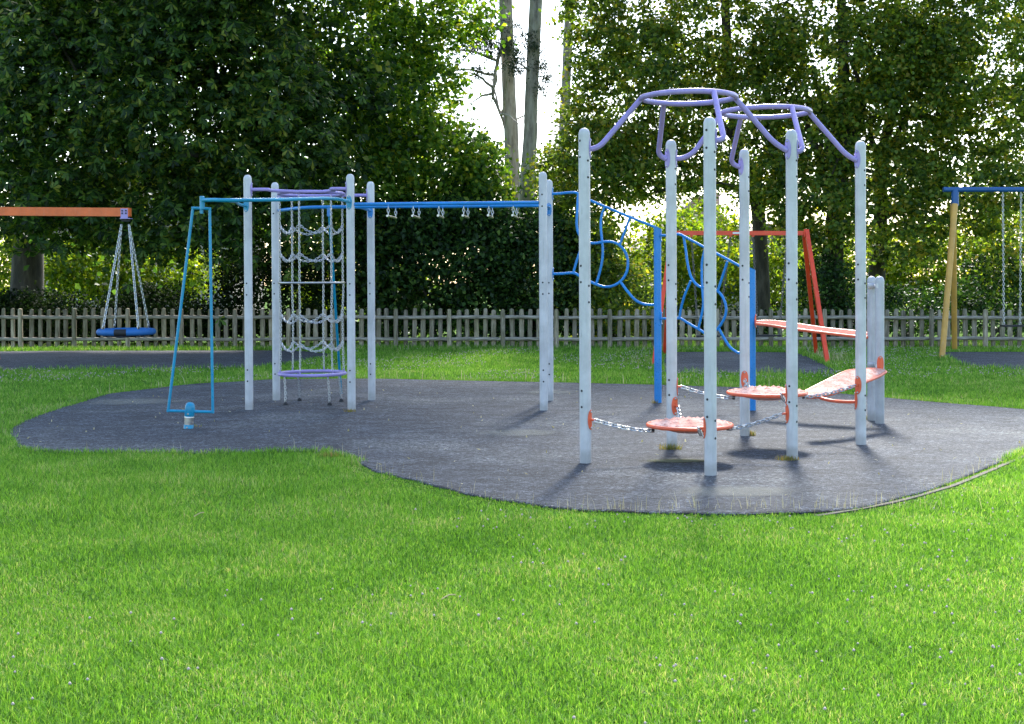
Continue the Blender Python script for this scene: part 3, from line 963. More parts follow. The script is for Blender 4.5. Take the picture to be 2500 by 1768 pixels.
# coordinates read off the photograph, then stood up in the panel's own plane
MB().tube(q1([(172, 117), (230, 115), (330, 106), (375, 108), (400, 122), (450, 148), (495, 172), (620, 226), (845, 320), (1048, 402)]), RT).build('top_tube', M_BLUE, pa)
MB().tube(q1([(394, 122), (389, 200), (384, 300), (381, 370), (388, 430), (402, 468), (440, 515), (500, 540), (560, 541), (620, 530), (690, 533), (750, 562), (800, 620), (822, 700), (812, 790), (762, 868), (690, 912), (620, 918), (550, 898), (500, 875)]), RT).build('loop_tube', M_BLUE, pa)
MB().tube(q1([(172, 808), (250, 806), (352, 800), (400, 822), (450, 850), (500, 877)]), RT).build('bottom_tube', M_BLUE, pa)
MB().tube(q1([(757, 875), (820, 960), (885, 1032), (960, 1068), (1048, 1076)]), RT).build('bottom_tube', M_BLUE, pa)
for l in ([(620, 232), (600, 290), (590, 350), (590, 430), (600, 525), (606, 620), (596, 720), (575, 810), (550, 890)], [(840, 322), (750, 562)], [(440, 530), (402, 635), (375, 715), (352, 798)]):
    MB().tube(q1(l), .0165).build('rod', M_BLUE, pa)
plate(cf, PX['P6'], 0, onp(1350, 440 + 117 / 3.53, A_, B_).z, M_BLUE)
plate(cf, PX['P6'], 0, onp(1350, 440 + 808 / 3.53, A_, B_).z, M_BLUE)

pb = empty('wavy_climbing_panel', (b2.x, b2.y, 0), 'lower blue tube climbing panel, between the two blue posts', 'climbing panel', 'blue tube climbing panels')
bluepost(pb, b2, 1.70, .0455)
def q2(lst, n=7): return spline([onp(1580 + x / 4.06, 520 + y / 4.06, b1, b2) for x, y in lst], n)
MB().tube(q2([(128, 223), (200, 222), (285, 212), (325, 212), (355, 226), (560, 336), (690, 402), (920, 527), (1035, 585)]), .0165).build('top_tube', M_BLUE, pb)
MB().tube(q2([(362, 240), (383, 370), (400, 500), (430, 620), (470, 690), (520, 730), (560, 738), (620, 738), (690, 770), (740, 820), (775, 900), (782, 980), (757, 1060), (705, 1140), (650, 1190), (600, 1203), (565, 1190)]), .0165).build('loop_tube', M_BLUE, pb)
MB().tube(q2([(135, 1047), (200, 1047), (318, 1043), (340, 1050), (420, 1100), (500, 1146), (568, 1190)]), .0165).build('bottom_tube', M_BLUE, pb)
MB().tube(q2([(712, 1150), (762, 1240), (820, 1328), (880, 1374), (920, 1390), (1035, 1402)]), .0165).build('bottom_tube', M_BLUE, pb)
for l in ([(432, 672), (370, 820), (337, 940), (320, 1040)], [(575, 350), (545, 480), (542, 600), (546, 735), (556, 880), (545, 980), (508, 1142)], [(795, 480), (702, 765)]):
    MB().tube(q2(l), .0155).build('rod', M_BLUE, pb)
plate(pa, b1, -8, onp(1618, 520 + 223 / 4.06, b1, b2).z, M_BLUE, .0475)
plate(pa, b1, -8, onp(1618, 520 + 1047 / 4.06, b1, b2).z, M_BLUE, .0475)

# ---- six posts with two lilac crowns
dm = empty('crowned_post_frame', (PX['C'].x, PX['C'].y, 0), 'six tall pale grey posts joined by two lilac tube crowns, right of centre', 'climbing frame')
for k in 'ABCDEF':
    po = post(dm, PX[k])
    for c in caps[k]: cap_on(po, PX[k], *c)
C1 = (PX['A'] + PX['B'] + PX['C'] + PX['E']) / 4
C2 = (PX['B'] + PX['D'] + PX['E'] + PX['F']) / 4
RC = .405
zr1 = at(1681, 238.5, C1.y).z
zr2 = at(1872, 274, C2.y).z
zc = (zr1 + zr2) / 2
def crown(C, zr, arms):
    rp = []
    for k in range(64):
        t = 2 * math.pi * k / 64
        sn = math.sin(t)
        rp.append(Vector((C.x + RC * math.cos(t), C.y + RC * .98 * math.copysign(abs(sn) ** 1.22, sn), zr)))
    MB().tube(rp, .0235, 14, closed=True).build('crown_ring', M_PURPLE, dm)
    for ang, pts in arms:
        a = math.radians(ang)
        s = Vector((C.x + RC * math.cos(a), C.y + RC * math.sin(a), zr))
        MB().tube(fillet([s] + pts, .09 if ang in (115, -67) else .22, 8), .0235, 14).build('crown_arm', M_PURPLE, dm)
zA = 2.705
A, B, Cc, Dd, E, Fp = (PX[k] for k in 'ABCDEF')
sA = side(A, 5, zA - .035); 
def v3(p, dx, dy, z): return Vector((p.x + dx, p.y + dy, z))
crown(C1, zr1, [
    (176, [at(1462, 361, 11.09), side(A, 5, zA - .005)]),
    (115, [at(1607, 381, 12.03), side(B, 205, zA - .005)]),
    (-67, [at(1768, 341.5, 10.37), side(Cc, 0, zA - .01)]),
    (4, [at(1893, 353, 11.24), side(E, 210, zA - .01)])])
crown(C2, zr2, [
    (176, [at(1685, 385, 12.06), side(B, 0, zA)]),
    (115, [at(1783, 401, 12.93), side(Dd, 205, zA - .005)]),
    (-67, [at(1960, 367, 11.27), side(E, 0, zA - .02)]),
    (4, [at(2068, 381, 12.2), side(Fp, 210, zA - .01)])])
for p, az in ((A, 0), (B, 215), (B, 0), (Cc, 0), (E, 215), (E, 0), (Dd, 215), (Fp, 215)):
    plate(dm, p, az, zA, M_PURPLE, hh=.175)

# ---- red hanging discs
def disc(C, z, R, label, pegs, lug_angs):
    root = empty('hanging_disc', (C.x, C.y, 0), label, 'stepping disc', 'red dimpled discs hung on chains')
    # dimpled, slightly domed top
    n_r, n_a = 26, 96
    vs, fs = [], []
    dim = []
    for ring, cnt in ((.11, 5), (.21, 10), (.31, 15)):
        for k in range(cnt):
            a = 2 * math.pi * k / cnt + ring * 7
            dim.append((ring * R / .37 * math.cos(a), ring * R / .37 * math.sin(a)))
    for i in range(n_r + 1):
        rr = (R - .018) * i / n_r
        for k in range(n_a):
            a = 2 * math.pi * k / n_a
            x, y = rr * math.cos(a), rr * math.sin(a)
            h = .046 * (1 - (rr / R) ** 2)
            for dx, dy in dim:
                d2 = (x - dx) ** 2 + (y - dy) ** 2
                if d2 < .003: h += .019 * math.exp(-d2 / .0004)
            vs.append((C.x + x, C.y + y, z + h))
    for i in range(n_r):
        for k in range(n_a):
            k2 = (k + 1) % n_a
            fs.append((i * n_a + k, i * n_a + k2, (i + 1) * n_a + k2, (i + 1) * n_a + k))
    MB().add(vs, fs).build('tread', M_TREAD, root, True, 60)
    MB().lathe([(.03, -.075), (.12, -.066), (.22, -.042), (R - .02, -.012)], (C.x, C.y, z), seg=48).build('underside', M_RED, root)
    MB().tube(ringpts(C, R - .012, z - .004, 56), .0165, 12, closed=True).build('rim', M_RED, root)
    for p, az, pz, la in pegs:
        a = math.radians(az)
        pl = plate(root, p, az, pz, M_RED, hh=.17, ww=.062)
        s = side(p, az, pz)
        tip = s + Vector((math.cos(a), math.sin(a), 0)) * .042
        MB().tube([s, tip], .010, 10).build('peg', M_RED, pl)
        l = math.radians(la)
        lug = Vector((C.x + (R - .035) * math.cos(l), C.y + (R - .035) * math.sin(l), z - .045))
        MB().tube([lug + Vector((0, 0, .035)), lug - Vector((0, 0, .012))], .013, 10).build('lug', M_BLACK, root)
        chain(MB(), sag(tip, lug, .018, 6), .040, .032, .0056, .7).build('hanging_chain', M_CHAIN, root)
    return root
def azof(p, q): return math.degrees(math.atan2(q.y - p.y, q.x - p.x))
z1 = at(1684, 1033, C1.y).z - .012
z2 = at(1874.6, 955, C2.y).z - .012
disc(C1, z1, .372, 'lower red dimpled disc, nearest the camera, hung on four chains among grey posts',
     [(A, 330, at(1450, 1024.5, 11.08).z, 195), (B, 300, at(1652, 991, 12.02).z, 95), (Cc, 178, at(1716, 1045, 10.36).z, -80), (E, 190, at(1915, 1010, 11.25).z, 5)], None)
disc(C2, z2, .372, 'higher red dimpled disc, behind and right of the nearer one, below the sloping board',
     [(B, 5, at(1656, 944, 12.05).z, 195), (Dd, 258, at(1813, 925, 12.95).z, 100), (E, 165, at(1922, 962, 11.27).z, -70), (Fp, 222, at(2095, 940.5, 12.2).z, -5)], None)

# ---- grey post pair, balance board and sloping board
g1, g2 = gp(2128.5, 1031), gp(2148, 1038.5)
br_ = empty('balance_board_set', (g2.x, g2.y, 0), 'two short round grey posts carrying a sloping red board and a red beam', 'balance beam')
for p in (g1, g2): post(br_, p, at(2148, 674.5, p.y).z, .0485, M_GREY, 'short_post')
for yy in (698, 890):
    c = at(2128, yy, g1.y - .03)
    MB().tube([Vector((g1.x - .06, g1.y - .06, c.z)), Vector((g1.x + .03, g1.y - .07, c.z)), Vector((g2.x - .03, g2.y - .04, c.z + .002))], .027, 12).build('rung', M_POST, br_)
def board(name, front, back, rt, nseg=26, thick=.012, dm_=None):
    fa, ba = spline(front, 8), spline(back, 8)
    def res(P, n):
        L = [0]
        for i in range(1, len(P)): L.append(L[-1] + (P[i] - P[i - 1]).length)
        out = []
        for k in range(n + 1):
            s = L[-1] * k / n
            i = 1
            while i < len(P) - 1 and L[i] < s: i += 1
            t = (s - L[i - 1]) / max(1e-9, L[i] - L[i - 1])
            out.append(P[i - 1].lerp(P[i], t))
        return out
    fa, ba = res(fa, nseg), res(ba, nseg)
    vs, fs = [], []
    for a, b in zip(fa, ba):
        for k in range(5): vs.append(a.lerp(b, k / 4))
    for a, b in zip(fa, ba):
        for k in range(5): vs.append(a.lerp(b, k / 4) - Vector((0, 0, thick)))
    m1 = 5 * (nseg + 1)
    for i in range(nseg):
        for k in range(4):
            q = i * 5 + k
            fs.append((q, q + 5, q + 6, q + 1))
            fs.append((m1 + q, m1 + q + 1, m1 + q + 6, m1 + q + 5))
    deck = MB().add(vs, fs).build(name, dm_ or M_TREAD, br_, True, 60)
    loop = [p - Vector((0, .004, .018)) for p in fa] + [p - Vector((0, 0, .014)) for p in ba[::-1]]
    MB().tube(fillet(loop + [loop[0]], .03, 3)[:-1], rt, 12, closed=True).build('edge_tube', M_RED, deck)
board('sloping_board',
      [at(1972, 966, 12.62), at(2000, 964.5, 12.66), at(2035, 956, 12.8), at(2080, 940, 13.05), at(2114, 928, 13.3), at(2145, 915, 13.6), at(2163, 904, 13.78)],
      [at(1966, 953, 12.92), at(2010, 931, 13.08), at(2052, 910, 13.3), at(2075, 902.5, 13.5), at(2110, 899, 13.72), at(2140, 898.5, 13.86), at(2156, 901, 13.93)], .0155)
MB().tube(spline([at(1995, 967, 12.66), at(2010, 974, 12.6), at(2035, 979, 12.5), at(2060, 981, 12.35), at(2090, 981.5, 12.235)], 8), .016).build('support_tube', M_RED, br_)
plate(br_, PX['F'], 180, at(2088, 978, 12.22).z, M_RED)
plate(br_, g2, 262, at(2143, 888, g2.y).z, M_RED, .0485)
board('balance_beam',
      [at(1846, 787, 15.30), at(1880, 791, 15.1), at(1925, 798, 14.85), at(2012, 809, 14.55), at(2090, 818, 14.35), at(2121, 820, 14.28)],
      [at(1846, 783, 15.42), at(1875, 781.5, 15.4), at(1925, 786, 15.2), at(2012, 799, 14.9), at(2090, 807, 14.6), at(2121, 812, 14.4)], .0165, dm_=M_BEAM)
plate(br_, b2, -15, at(1840, 784, b2.y).z, M_RED, .0455)
MB().tube([side(b2, -15, at(1840, 785, b2.y).z, .002, .0455), at(1850, 786, 15.32)], .012, 10).build('peg', M_RED, br_)

# ---- picket fence
FA = gp(190, 851); FB = gp(2273, 848.5)
def fpt(px):
    """place on the fence line seen at image x (the line is straight)"""
    A2, B2 = Vector((FA.x, 30.75, 0)), Vector((FB.x, 29.35, 0))
    q = onp(px, 851, A2, B2)
    return Vector((q.x, q.y, 0))
def fh(px): return .955 - (px - 190) / 2083 * .082
fence = empty('picket_fence', tuple(fpt(1250)), 'low weathered grey wooden picket fence across the back of the playground', 'fence')
fposts = [313 + 130.7 * k for k in range(-3, 18)]
def log(mb, p, h, r, ry, seed, lean):
    rr = random.Random(seed)
    seg = 10
    vs, fs = [], []
    n = 6
    for i in range(n + 1):
        t = i / n
        z = -.05 + (h + .05) * t
        s = 1 if i < n else .86
        if i == n: z -= .004
        k2 = 1 + rr.uniform(-.04, .04)
        for k in range(seg):
            a = 2 * math.pi * k / seg
            ca, sa = math.cos(a), math.sin(a)
            vs.append((p.x + lean * z + r * s * k2 * math.copysign(abs(ca) ** .6, ca), p.y + ry * s * k2 * math.copysign(abs(sa) ** .8, sa), z - (.014 * abs(math.cos(a)) if i == n else 0)))
        if i == n - 1:
            pass
    for i in range(n):
        for k in range(seg):
            k2 = (k + 1) % seg
            fs.append((i * seg + k, i * seg + k2, (i + 1) * seg + k2, (i + 1) * seg + k))
    c = len(vs)
    vs.append((p.x + lean * h, p.y, h + .004))
    for k in range(seg): fs.append((n * seg + k, n * seg + (k + 1) % seg, c))
    mb.add(vs, fs)
for i, px in enumerate(fposts):
    p = fpt(px)
    mb = MB(); log(mb, p + Vector((0, -.03, 0)), fh(px) + random.uniform(-.008, .012), .053, .05, i, random.uniform(-.008, .008))
    mb.build('fence_post', M_WOOD, fence, True, 60)
for i in range(20):
    a, b = fpt(fposts[i]), fpt(fposts[i + 1])
    h = fh((fposts[i] + fposts[i + 1]) / 2)
    mb = MB()
    for zf in (.783, .235):
        z0, z1_ = h * zf + random.uniform(-.008, .008), h * zf + random.uniform(-.008, .008)
        pts = [a.lerp(b, t) + Vector((0, .0 + .006 * math.sin(t * 5 + i), z0 + (z1_ - z0) * t + .006 * math.sin(t * 4 + i * 2))) for t in [k / 8 for k in range(9)]]
        mb.tube(pts, [.041 * (1 + random.uniform(-.06, .06)) for _ in pts], 10)
    rails = mb.build('rail_pair', M_RAIL, fence, True, 60)
    for k in range(5):
        t = (k + 1 + .12) / 6.2 if True else 0
        p = a.lerp(b, t + random.uniform(-.008, .008)) + Vector((0, .062, 0))
        m2 = MB(); log(m2, p, h + random.uniform(-.03, .018), random.uniform(.050, .059), .022, i * 7 + k, random.uniform(-.03, .03))
        m2.build('picket', M_WOOD, rails, True, 60)

# ---- nest swing on orange beam
YB = 25.2
ns = empty('nest_swing', tuple(gp(308, 880)), 'orange beam with a round blue nest seat hanging on chains, far left', 'swing')
be = at(318, 518.5, YB); bs = at(-60, 516, YB + .05)
mb = MB(); hb = .09
d = (be - bs)
bl_ = d.length
Mb = Matrix((d.normalized(), Vector((0, 0, 1)).cross(d.normalized()), Vector((0, 0, 1)))).transposed()
MB().box((be + bs) / 2, (bl_, .16, .165), Mb).build('beam', M_ORANGE, ns, False)
# its leg stands beyond the left edge of the photograph
for dx in (-1.0, 1.0):
    MB().tube([bs + Vector((.1, dx * .05, -.05)), Vector((bs.x - .1, YB + dx * 1.3, -.02))], .06, 14).build('leg', M_ORANGE, ns)
hp = at(307, 519, YB)
pl = MB(); pl.box(hp + Vector((-.005, -.085, -.02)), (.135, .012, .185)); pl.box(hp + Vector((.01, 0, -.118)), (.19, .19, .014))
plo = pl.build('hanger_plate', M_PURPLE, ns, False)
for sx in (-1, 1):
    for sz in (.03, -.02):
        MB().lathe([(.017, 0), (.017, .012), (.008, .016)], hp + Vector((-.005 + sx * .036, -.091, sz)), Matrix(((1, 0, 0), (0, 0, -1), (0, 1, 0))), 8).build('bolt', M_HOLE, plo)
MB().box(hp + Vector((0, 0, -.15)), (.16, .1, .05), bevel=.02).build('swivel', M_BLACK, ns, False)
nc = at(308.5, 810, YB)
NR = .50
MB().tube(ringpts(nc, NR, nc.z, 48), .062, 14, closed=True).build('nest_ring', M_NEST, ns)
MB().tube([Vector((nc.x + NR * math.cos(a), nc.y + NR * math.sin(a), nc.z)) for a in [math.radians(q) for q in range(262, 287, 3)]], .066, 14).build('ring_joint', M_BLACK, ns)
mesh_ = MB()
for k in range(-5, 6):
    x = k * .085
    hl = math.sqrt(max(.01, (NR - .04) ** 2 - x * x))
    mesh_.tube([Vector((nc.x + x, nc.y - hl + 2 * hl * t, nc.z - .085 * math.sin(math.pi * t) - .01)) for t in [i / 8 for i in range(9)]], .011, 6)
    mesh_.tube([Vector((nc.x - hl + 2 * hl * t, nc.y + x, nc.z - .085 * math.sin(math.pi * t) - .01)) for t in [i / 8 for i in range(9)]], .011, 6)
mesh_.build('rope_net', M_ROPE, ns)
for sx, tx in ((-1, 296.5), (1, 315)):
    for sy in (-1, 1):
        t0 = at(tx, 549, YB + sy * .05)
        e = Vector((nc.x + sx * .34, nc.y + sy * .36, nc.z + .07))
        chain(MB(), [t0, e], .055, .040, .0085, .5).build('swing_chain', M_CHAIN, ns)
        MB().tube([e + Vector((0, 0, .03)), e - Vector((0, 0, .05))], .02, 8).build('shackle', M_HOLE, ns)

# ---- red swing
rs = empty('red_swing_frame', tuple(gp(1830, 890)), 'red A-frame swing with two flat black seats, behind the grey posts at right', 'swing')
YS = 25.3
tl_, tr_ = at(1640, 569, YS), at(1966, 569.5, YS)
d = tr_ - tl_
Mr = Matrix((d.normalized(), Vector((0, 0, 1)).cross(d.normalized()), Vector((0, 0, 1)))).transposed()
MB().box((tl_ + tr_) / 2, (d.length, .075, .085), Mr).build('crossbeam', M_SCARLET, rs, False)
def leg(parent, a, b, wd, m):
    d = (b - a)
    z = d.normalized()
    x = Vector((1, 0, 0)); x = (x - z * x.dot(z)).normalized()
    M = Matrix((x, z.cross(x), z)).transposed()
    MB().box((a + b) / 2, (wd, wd, d.length), M).build('leg', m, parent, False)
Yf, Yr = gp(2021, 890).y, gp(1993, 864).y
leg(rs, tr_ + Vector((.02, -.04, .04)), Vector((at(2021, 890, Yf).x, Yf, -.02)), .075, M_SCARLET)
leg(rs, tr_ + Vector((-.02, .04, .0)), Vector((at(1993, 864, Yr).x, Yr, -.02)), .075, M_SCARLET)
leg(rs, tl_ + Vector((.0, -.04, .04)), Vector((at(1595, 880, Yf).x, Yf, -.02)), .075, M_SCARLET)
leg(rs, tl_ + Vector((.02, .04, .0)), Vector((at(1622, 862, Yr).x, Yr, -.02)), .075, M_SCARLET)
br2 = MB(); br2.box(tr_ + Vector((.01, -.055, .0)), (.10, .02, .15), bevel=0)
brk = br2.build('corner_bracket', M_SCARLET, rs, False)
for dz in (-.045, .045):
    MB().lathe([(.014, 0), (.014, .006), (.006, .012)], tr_ + Vector((.01, -.065, dz)), Matrix(((1, 0, 0), (0, 0, -1), (0, 1, 0))), 8).build('bolt', M_HOLE, brk)
MB().box(at(1799, 569, YS - .042), (.16, .006, .035)).build('sticker', M_LABEL, rs, False)
for (xl, xr, sy, tlx, trx) in ((1701, 1757, 821, 1688, 1783), (1847.5, 1906, 819.5, 1838, 1922)):
    s0, s1 = at(xl, sy, YS), at(xr, sy, YS)
    st_ = MB().box((s0 + s1) / 2, ((s1 - s0).length, .17, .035), bevel=.02).build('swing_seat', M_BLACK, rs, False)
    for s_, tx in ((s0, tlx), (s1, trx)):
        top = at(tx, 574, YS)
        MB().box(top + Vector((0, 0, .0)), (.05, .05, .07)).build('chain_bracket', M_SCARLET, rs, False)
        sx = .03 if s_ is s0 else -.03
        chain(MB(), [top - Vector((0, 0, .03)), s_ + Vector((sx, 0, .02))], .05, .036, .0065, .5).build('swing_chain', mat('dark_chain', (.16, .15, .14), .5, .6) if 'dark_chain' not in bpy.data.materials else bpy.data.materials['dark_chain'], rs)

# ---- yellow swing frame at the right edge
ys = empty('yellow_swing_frame', tuple(gp(2310, 870)), 'yellow legged swing frame with blue top beam, at the right edge', 'swing')
YY = 26.4
t0 = at(2334, 463, YY); t1 = at(2620, 463, YY)
MB().tube([at(2303, 463, YY), t1], .052, 16).build('crossbeam', M_DBLUE, ys)
MB().lathe([(.075, -.33), (.075, -.06), (.06, 0)], t0 + Vector((-.02, 0, 0)), seg=16).build('corner_bracket', M_DBLUE, ys)
fa_, ra_ = gp(2299.5, 875), gp(2327, 856)
MB().tube([t0 + Vector((-.04, -.05, -.3)), fa_ + Vector((0, 0, -.02))], [.063, .058], 14).build('leg', M_YELLOW, ys)
MB().tube([t0 + Vector((-.04, .05, -.3)), ra_ + Vector((.03, 0, -.02))], [.063, .058], 14).build('leg', M_YELLOW, ys)
f2, r2_ = fa_ + Vector((3.2, 0, 0)), ra_ + Vector((3.2, 0, 0))
MB().tube([t0 + Vector((3.0, -.05, -.3)), f2], .06, 14).build('leg', M_YELLOW, ys)
MB().tube([t0 + Vector((3.0, .05, -.3)), r2_], .06, 14).build('leg', M_YELLOW, ys)
for x_ in (.95, 1.32):
    chain(MB(), [Vector((t0.x + x_, YY, t0.z - .05)), Vector((t0.x + x_ + (.02 if x_ < 1 else -.02), YY, .62))], .05, .036, .0065, .5).build('swing_chain', M_CHAIN, ys)
MB().box((t0.x + 1.135, YY, .60), (.42, .2, .035), bevel=.02).build('swing_seat', M_BLACK, ys, False)

# ---- weeds at the feet of posts
def tuft(p, n, r, h, label):
    X = p.x + rng.normal(0, r, n).clip(-2 * r, 2 * r); Y = p.y + rng.normal(0, r * .7, n).clip(-1.4 * r, 1.4 * r)
    V, Fc = blades('', X, Y, rng.uniform(.4, 1.2, n) * h, np.full(n, .005), None, True, .8, .02)
    o = fastmesh('grass_tuft', V, Fc, M_TUFT)
    c = Vector((p.x, p.y, 0))
    tag(o, label, 'weed', 'weed tufts at the feet of posts')
tuft(gp(854, 1010), 90, .035, .045, 'small yellowish tuft at the foot of the front right post of the chain tower')
tuft(gp(1638, 1103), 170, .05, .06, 'green and orange tuft at the foot of the back left crown post')
tuft(gp(1833, 1069), 90, .022, .065, 'small upright tuft beside the rear crown post, right of the hanging disc')
tuft(gp(1922, 1129), 170, .05, .045, 'spreading green tuft at the foot of the post right of the nearest one')
tuft(gp(1598, 989), 60, .02, .05, 'small tuft at the foot of the taller blue post')
tuft(gp(472, 1047), 70, .045, .03, 'green tuft beside the base of the teal spinner')
tuft(gp(2118, 1030), 60, .02, .06, 'thin tuft at the foot of the two short grey posts')
tuft(gp(806, 1115, .02), 90, .05, .05, 'reddish weed tuft where the near lawn corner meets the rubber')
for a_, b_, lab in ((gp(474, 1261, .045), gp(498, 1251, .05), 'pale straight twig lying on the lawn at lower left'), (gp(1078, 1463, .05), gp(1112, 1452, .05), 'pale curved twig lying on the lawn near the centre bottom')):
    o = MB().tube(spline([a_, a_.lerp(b_, .5) + Vector((0, .012, .006)), b_], 4), .0035, 7).build('twig', M_DRY, None)
    tag(o, lab, 'twig')

# ------------------------------------------------------------------ trees
def leaves(C, N, L, W, mode='oval', spread=.9):
    """C (n,3) leaf places, N preferred normals; returns verts, tris"""
    n = len(C)
    nr = N + rng.normal(0, spread, (n, 3))
    nr /= np.linalg.norm(nr, axis=1, keepdims=True) + 1e-9
    t = rng.normal(0, 1, (n, 3)); t[:, 2] -= .5
    t -= nr * np.sum(t * nr, 1, keepdims=True)
    t /= np.linalg.norm(t, axis=1, keepdims=True) + 1e-9
    b = np.cross(nr, t)
    L = L * rng.uniform(.7, 1.25, n)[:, None]
    W = W * rng.uniform(.75, 1.2, n)[:, None]
    wp = .62 if mode == 'ob' else .45
    base = C
    tip = C + t * L - nr * L * .12
    l = C + t * L * wp + b * W / 2 + nr * W * .12
    r = C + t * L * wp - b * W / 2 + nr * W * .12
    V = np.stack([base, l, tip, r], 1).reshape(-1, 3)
    i = (np.arange(n) * 4)[:, None]
    Fc = np.concatenate([i + np.array([[0, 2, 1]]), i + np.array([[0, 3, 2]])], 1).reshape(-1, 3)
    return V, Fc
def palmate(C, N, L, W, k=6):
    """hanging hand-shaped leaves: k leaflets each"""
    n = len(C)
    nr = N + rng.normal(0, .35, (n, 3))
    nr /= np.linalg.norm(nr, axis=1, keepdims=True)
    a = rng.normal(0, 1, (n, 3)); a -= nr * np.sum(a * nr, 1, keepdims=True); a /= np.linalg.norm(a, axis=1, keepdims=True)
    b = np.cross(nr, a)
    VV, FF, nv = [], [], 0
    for j in range(k):
        th = -2.2 + 4.4 * j / (k - 1)
        sc = 1 - .3 * abs(th) / 2.2
        d = a * math.cos(th) + b * math.sin(th)
        droop = rng.uniform(.25, .7, n)[:, None]
        t = d - nr * droop; t /= np.linalg.norm(t, axis=1, keepdims=True)
        s = np.cross(nr, t); s /= np.linalg.norm(s, axis=1, keepdims=True)
        up = np.cross(t, s)
        l_ = L * sc * rng.uniform(.85, 1.15, n)[:, None]; w_ = W * sc
        base = C; tip = C + t * l_ - up * 0
        l = C + t * l_ * .66 + s * w_ / 2 - nr * l_ * .03; r = C + t * l_ * .66 - s * w_ / 2 - nr * l_ * .03
        V = np.stack([base, l, tip, r], 1)
        VV.append(V)
    V = np.stack(VV, 1)            # n,k,4,3
    m = n * k
    V = V.reshape(-1, 3)
    i = (np.arange(m) * 4)[:, None]
    Fc = np.concatenate([i + np.array([[0, 2, 1]]), i + np.array([[0, 3, 2]])], 1).reshape(-1, 3)
    return V, Fc
def blob(px, py, Y, rx, ry, rd):
    """ellipsoid whose centre and size are given as seen at a depth: centre, radii in metres"""
    c = at(px, py, Y)
    return (np.array(c), np.array([rx * Y / F, rd, ry * Y / F]))
def clumps_in(bl, n, shell=.45):
    c, r = bl
    v = rng.normal(0, 1, (n, 3)); v /= np.linalg.norm(v, axis=1, keepdims=True)
    q = rng.uniform(shell ** 3, 1, n) ** (1 / 3)
    P = c + v * r * q[:, None]
    return P, v
def crown_mesh(blobs, per, cl, leaf, kind='oval', flat=.45, spread=.8):
    """blobs: list of (blob, number of clumps); each clump holds 'per' leaves inside radius cl"""
    Cs, Ns = [], []
    for bl, n in blobs:
        P, v = clumps_in(bl, n)
        P = P[P[:, 2] > .3]
        v = v[:len(P)]
        for i in range(len(P)):
            k = int(per * rng.uniform(.5, 1.5))
            o = rng.normal(0, .5, (k, 3)) * np.array([cl, cl, cl * flat]) * rng.uniform(.45, 1.6)
            o[:, 2] -= .35 * (o[:, 0] ** 2 + o[:, 1] ** 2) / cl
            Cs.append(P[i] + o)
            nn = np.array([o[:, 0] / cl * .5 + v[i, 0] * .3, o[:, 1] / cl * .5 + v[i, 1] * .3 - .25, np.full(k, .75)]).T
            Ns.append(nn)
    C = np.concatenate(Cs); N = np.concatenate(Ns)
    k = C[:, 2] > .05
    if leaf is BIG: k = C[:, 2] > 2.0 + .222 * C[:, 1]      # coarse shade-casting upper crown, kept above the camera's view
    C, N = C[k], N[k]
    N /= np.linalg.norm(N, axis=1, keepdims=True)
    if kind == 'palm':
        return palmate(C, N, leaf[0], leaf[1])
    return leaves(C, N, leaf[0], leaf[1], kind, spread)
def join(parts):
    VV, FF, nv = [], [], 0
    for V, Fc in parts:
        VV.append(V); FF.append(Fc + nv); nv += len(V)
    return np.concatenate(VV), np.concatenate(FF)
def limb(mb, a, b, r0, r1, wob=.2, n=7, seg=9):
    a, b = Vector(a), Vector(b)
    L = (b - a).length
    pts, rr = [], []
    o = Vector((0, 0, 0))
    for k in range(n + 1):
        t = k / n
        if 0 < k < n: o = Vector((random.gauss(0, 1), random.gauss(0, 1), random.gauss(0, .6))) * wob * L / 14
        else: o = Vector((0, 0, 0))
        pts.append(a.lerp(b, t) + Vector((0, 0, L * .08 * math.sin(math.pi * t))) + o)
        rr.append(r0 + (r1 - r0) * t)
    P = spline(pts, 3)
    R = [r0 + (r1 - r0) * i / (len(P) - 1) for i in range(len(P))]
    mb.tube(P, R, seg)
    return P
def tree(name, base, label, crown_parts, mleaf, mbark, trunk_pts, radii, limbs, group=None, cat='tree'):
    root = empty(name, (base[0], base[1], 0), label, cat, group)
    P = spline(trunk_pts, 5)
    n = len(P)
    R = [radii[0] + (radii[1] - radii[0]) * (i / (n - 1)) ** .8 for i in range(n)]
    R[0] *= 1.35; R[1] *= 1.15
    mb = MB().tube(P, R, 14)
    tr = mb.build('trunk', mbark, root)
    for a, b, r0, r1 in limbs:
        m2 = MB()
        Q = limb(m2, a, b, r0, r1)
        # side twigs
        for _ in range(5):
            i = random.randrange(len(Q) // 3, len(Q))
            d = Vector((random.gauss(0, 1), random.gauss(0, 1), random.gauss(.2, .7))).normalized()
            limb(m2, Q[i], Q[i] + d * random.uniform(.8, 1.8), r1 * 1.0, r1 * .25, .3, 5, 6)
        m2.build('limb', mbark, tr)
    if crown_parts:
        V, Fc = join(crown_parts)
        fastmesh('crown', V, Fc, mleaf, root)
    return root

def UP(x, y, z, rx, ry, rz): return (np.array([x, y, z], float), np.array([rx, ry, rz], float))  # unseen upper crown mass, placed to shade the ground
BIG = (.34, .26)
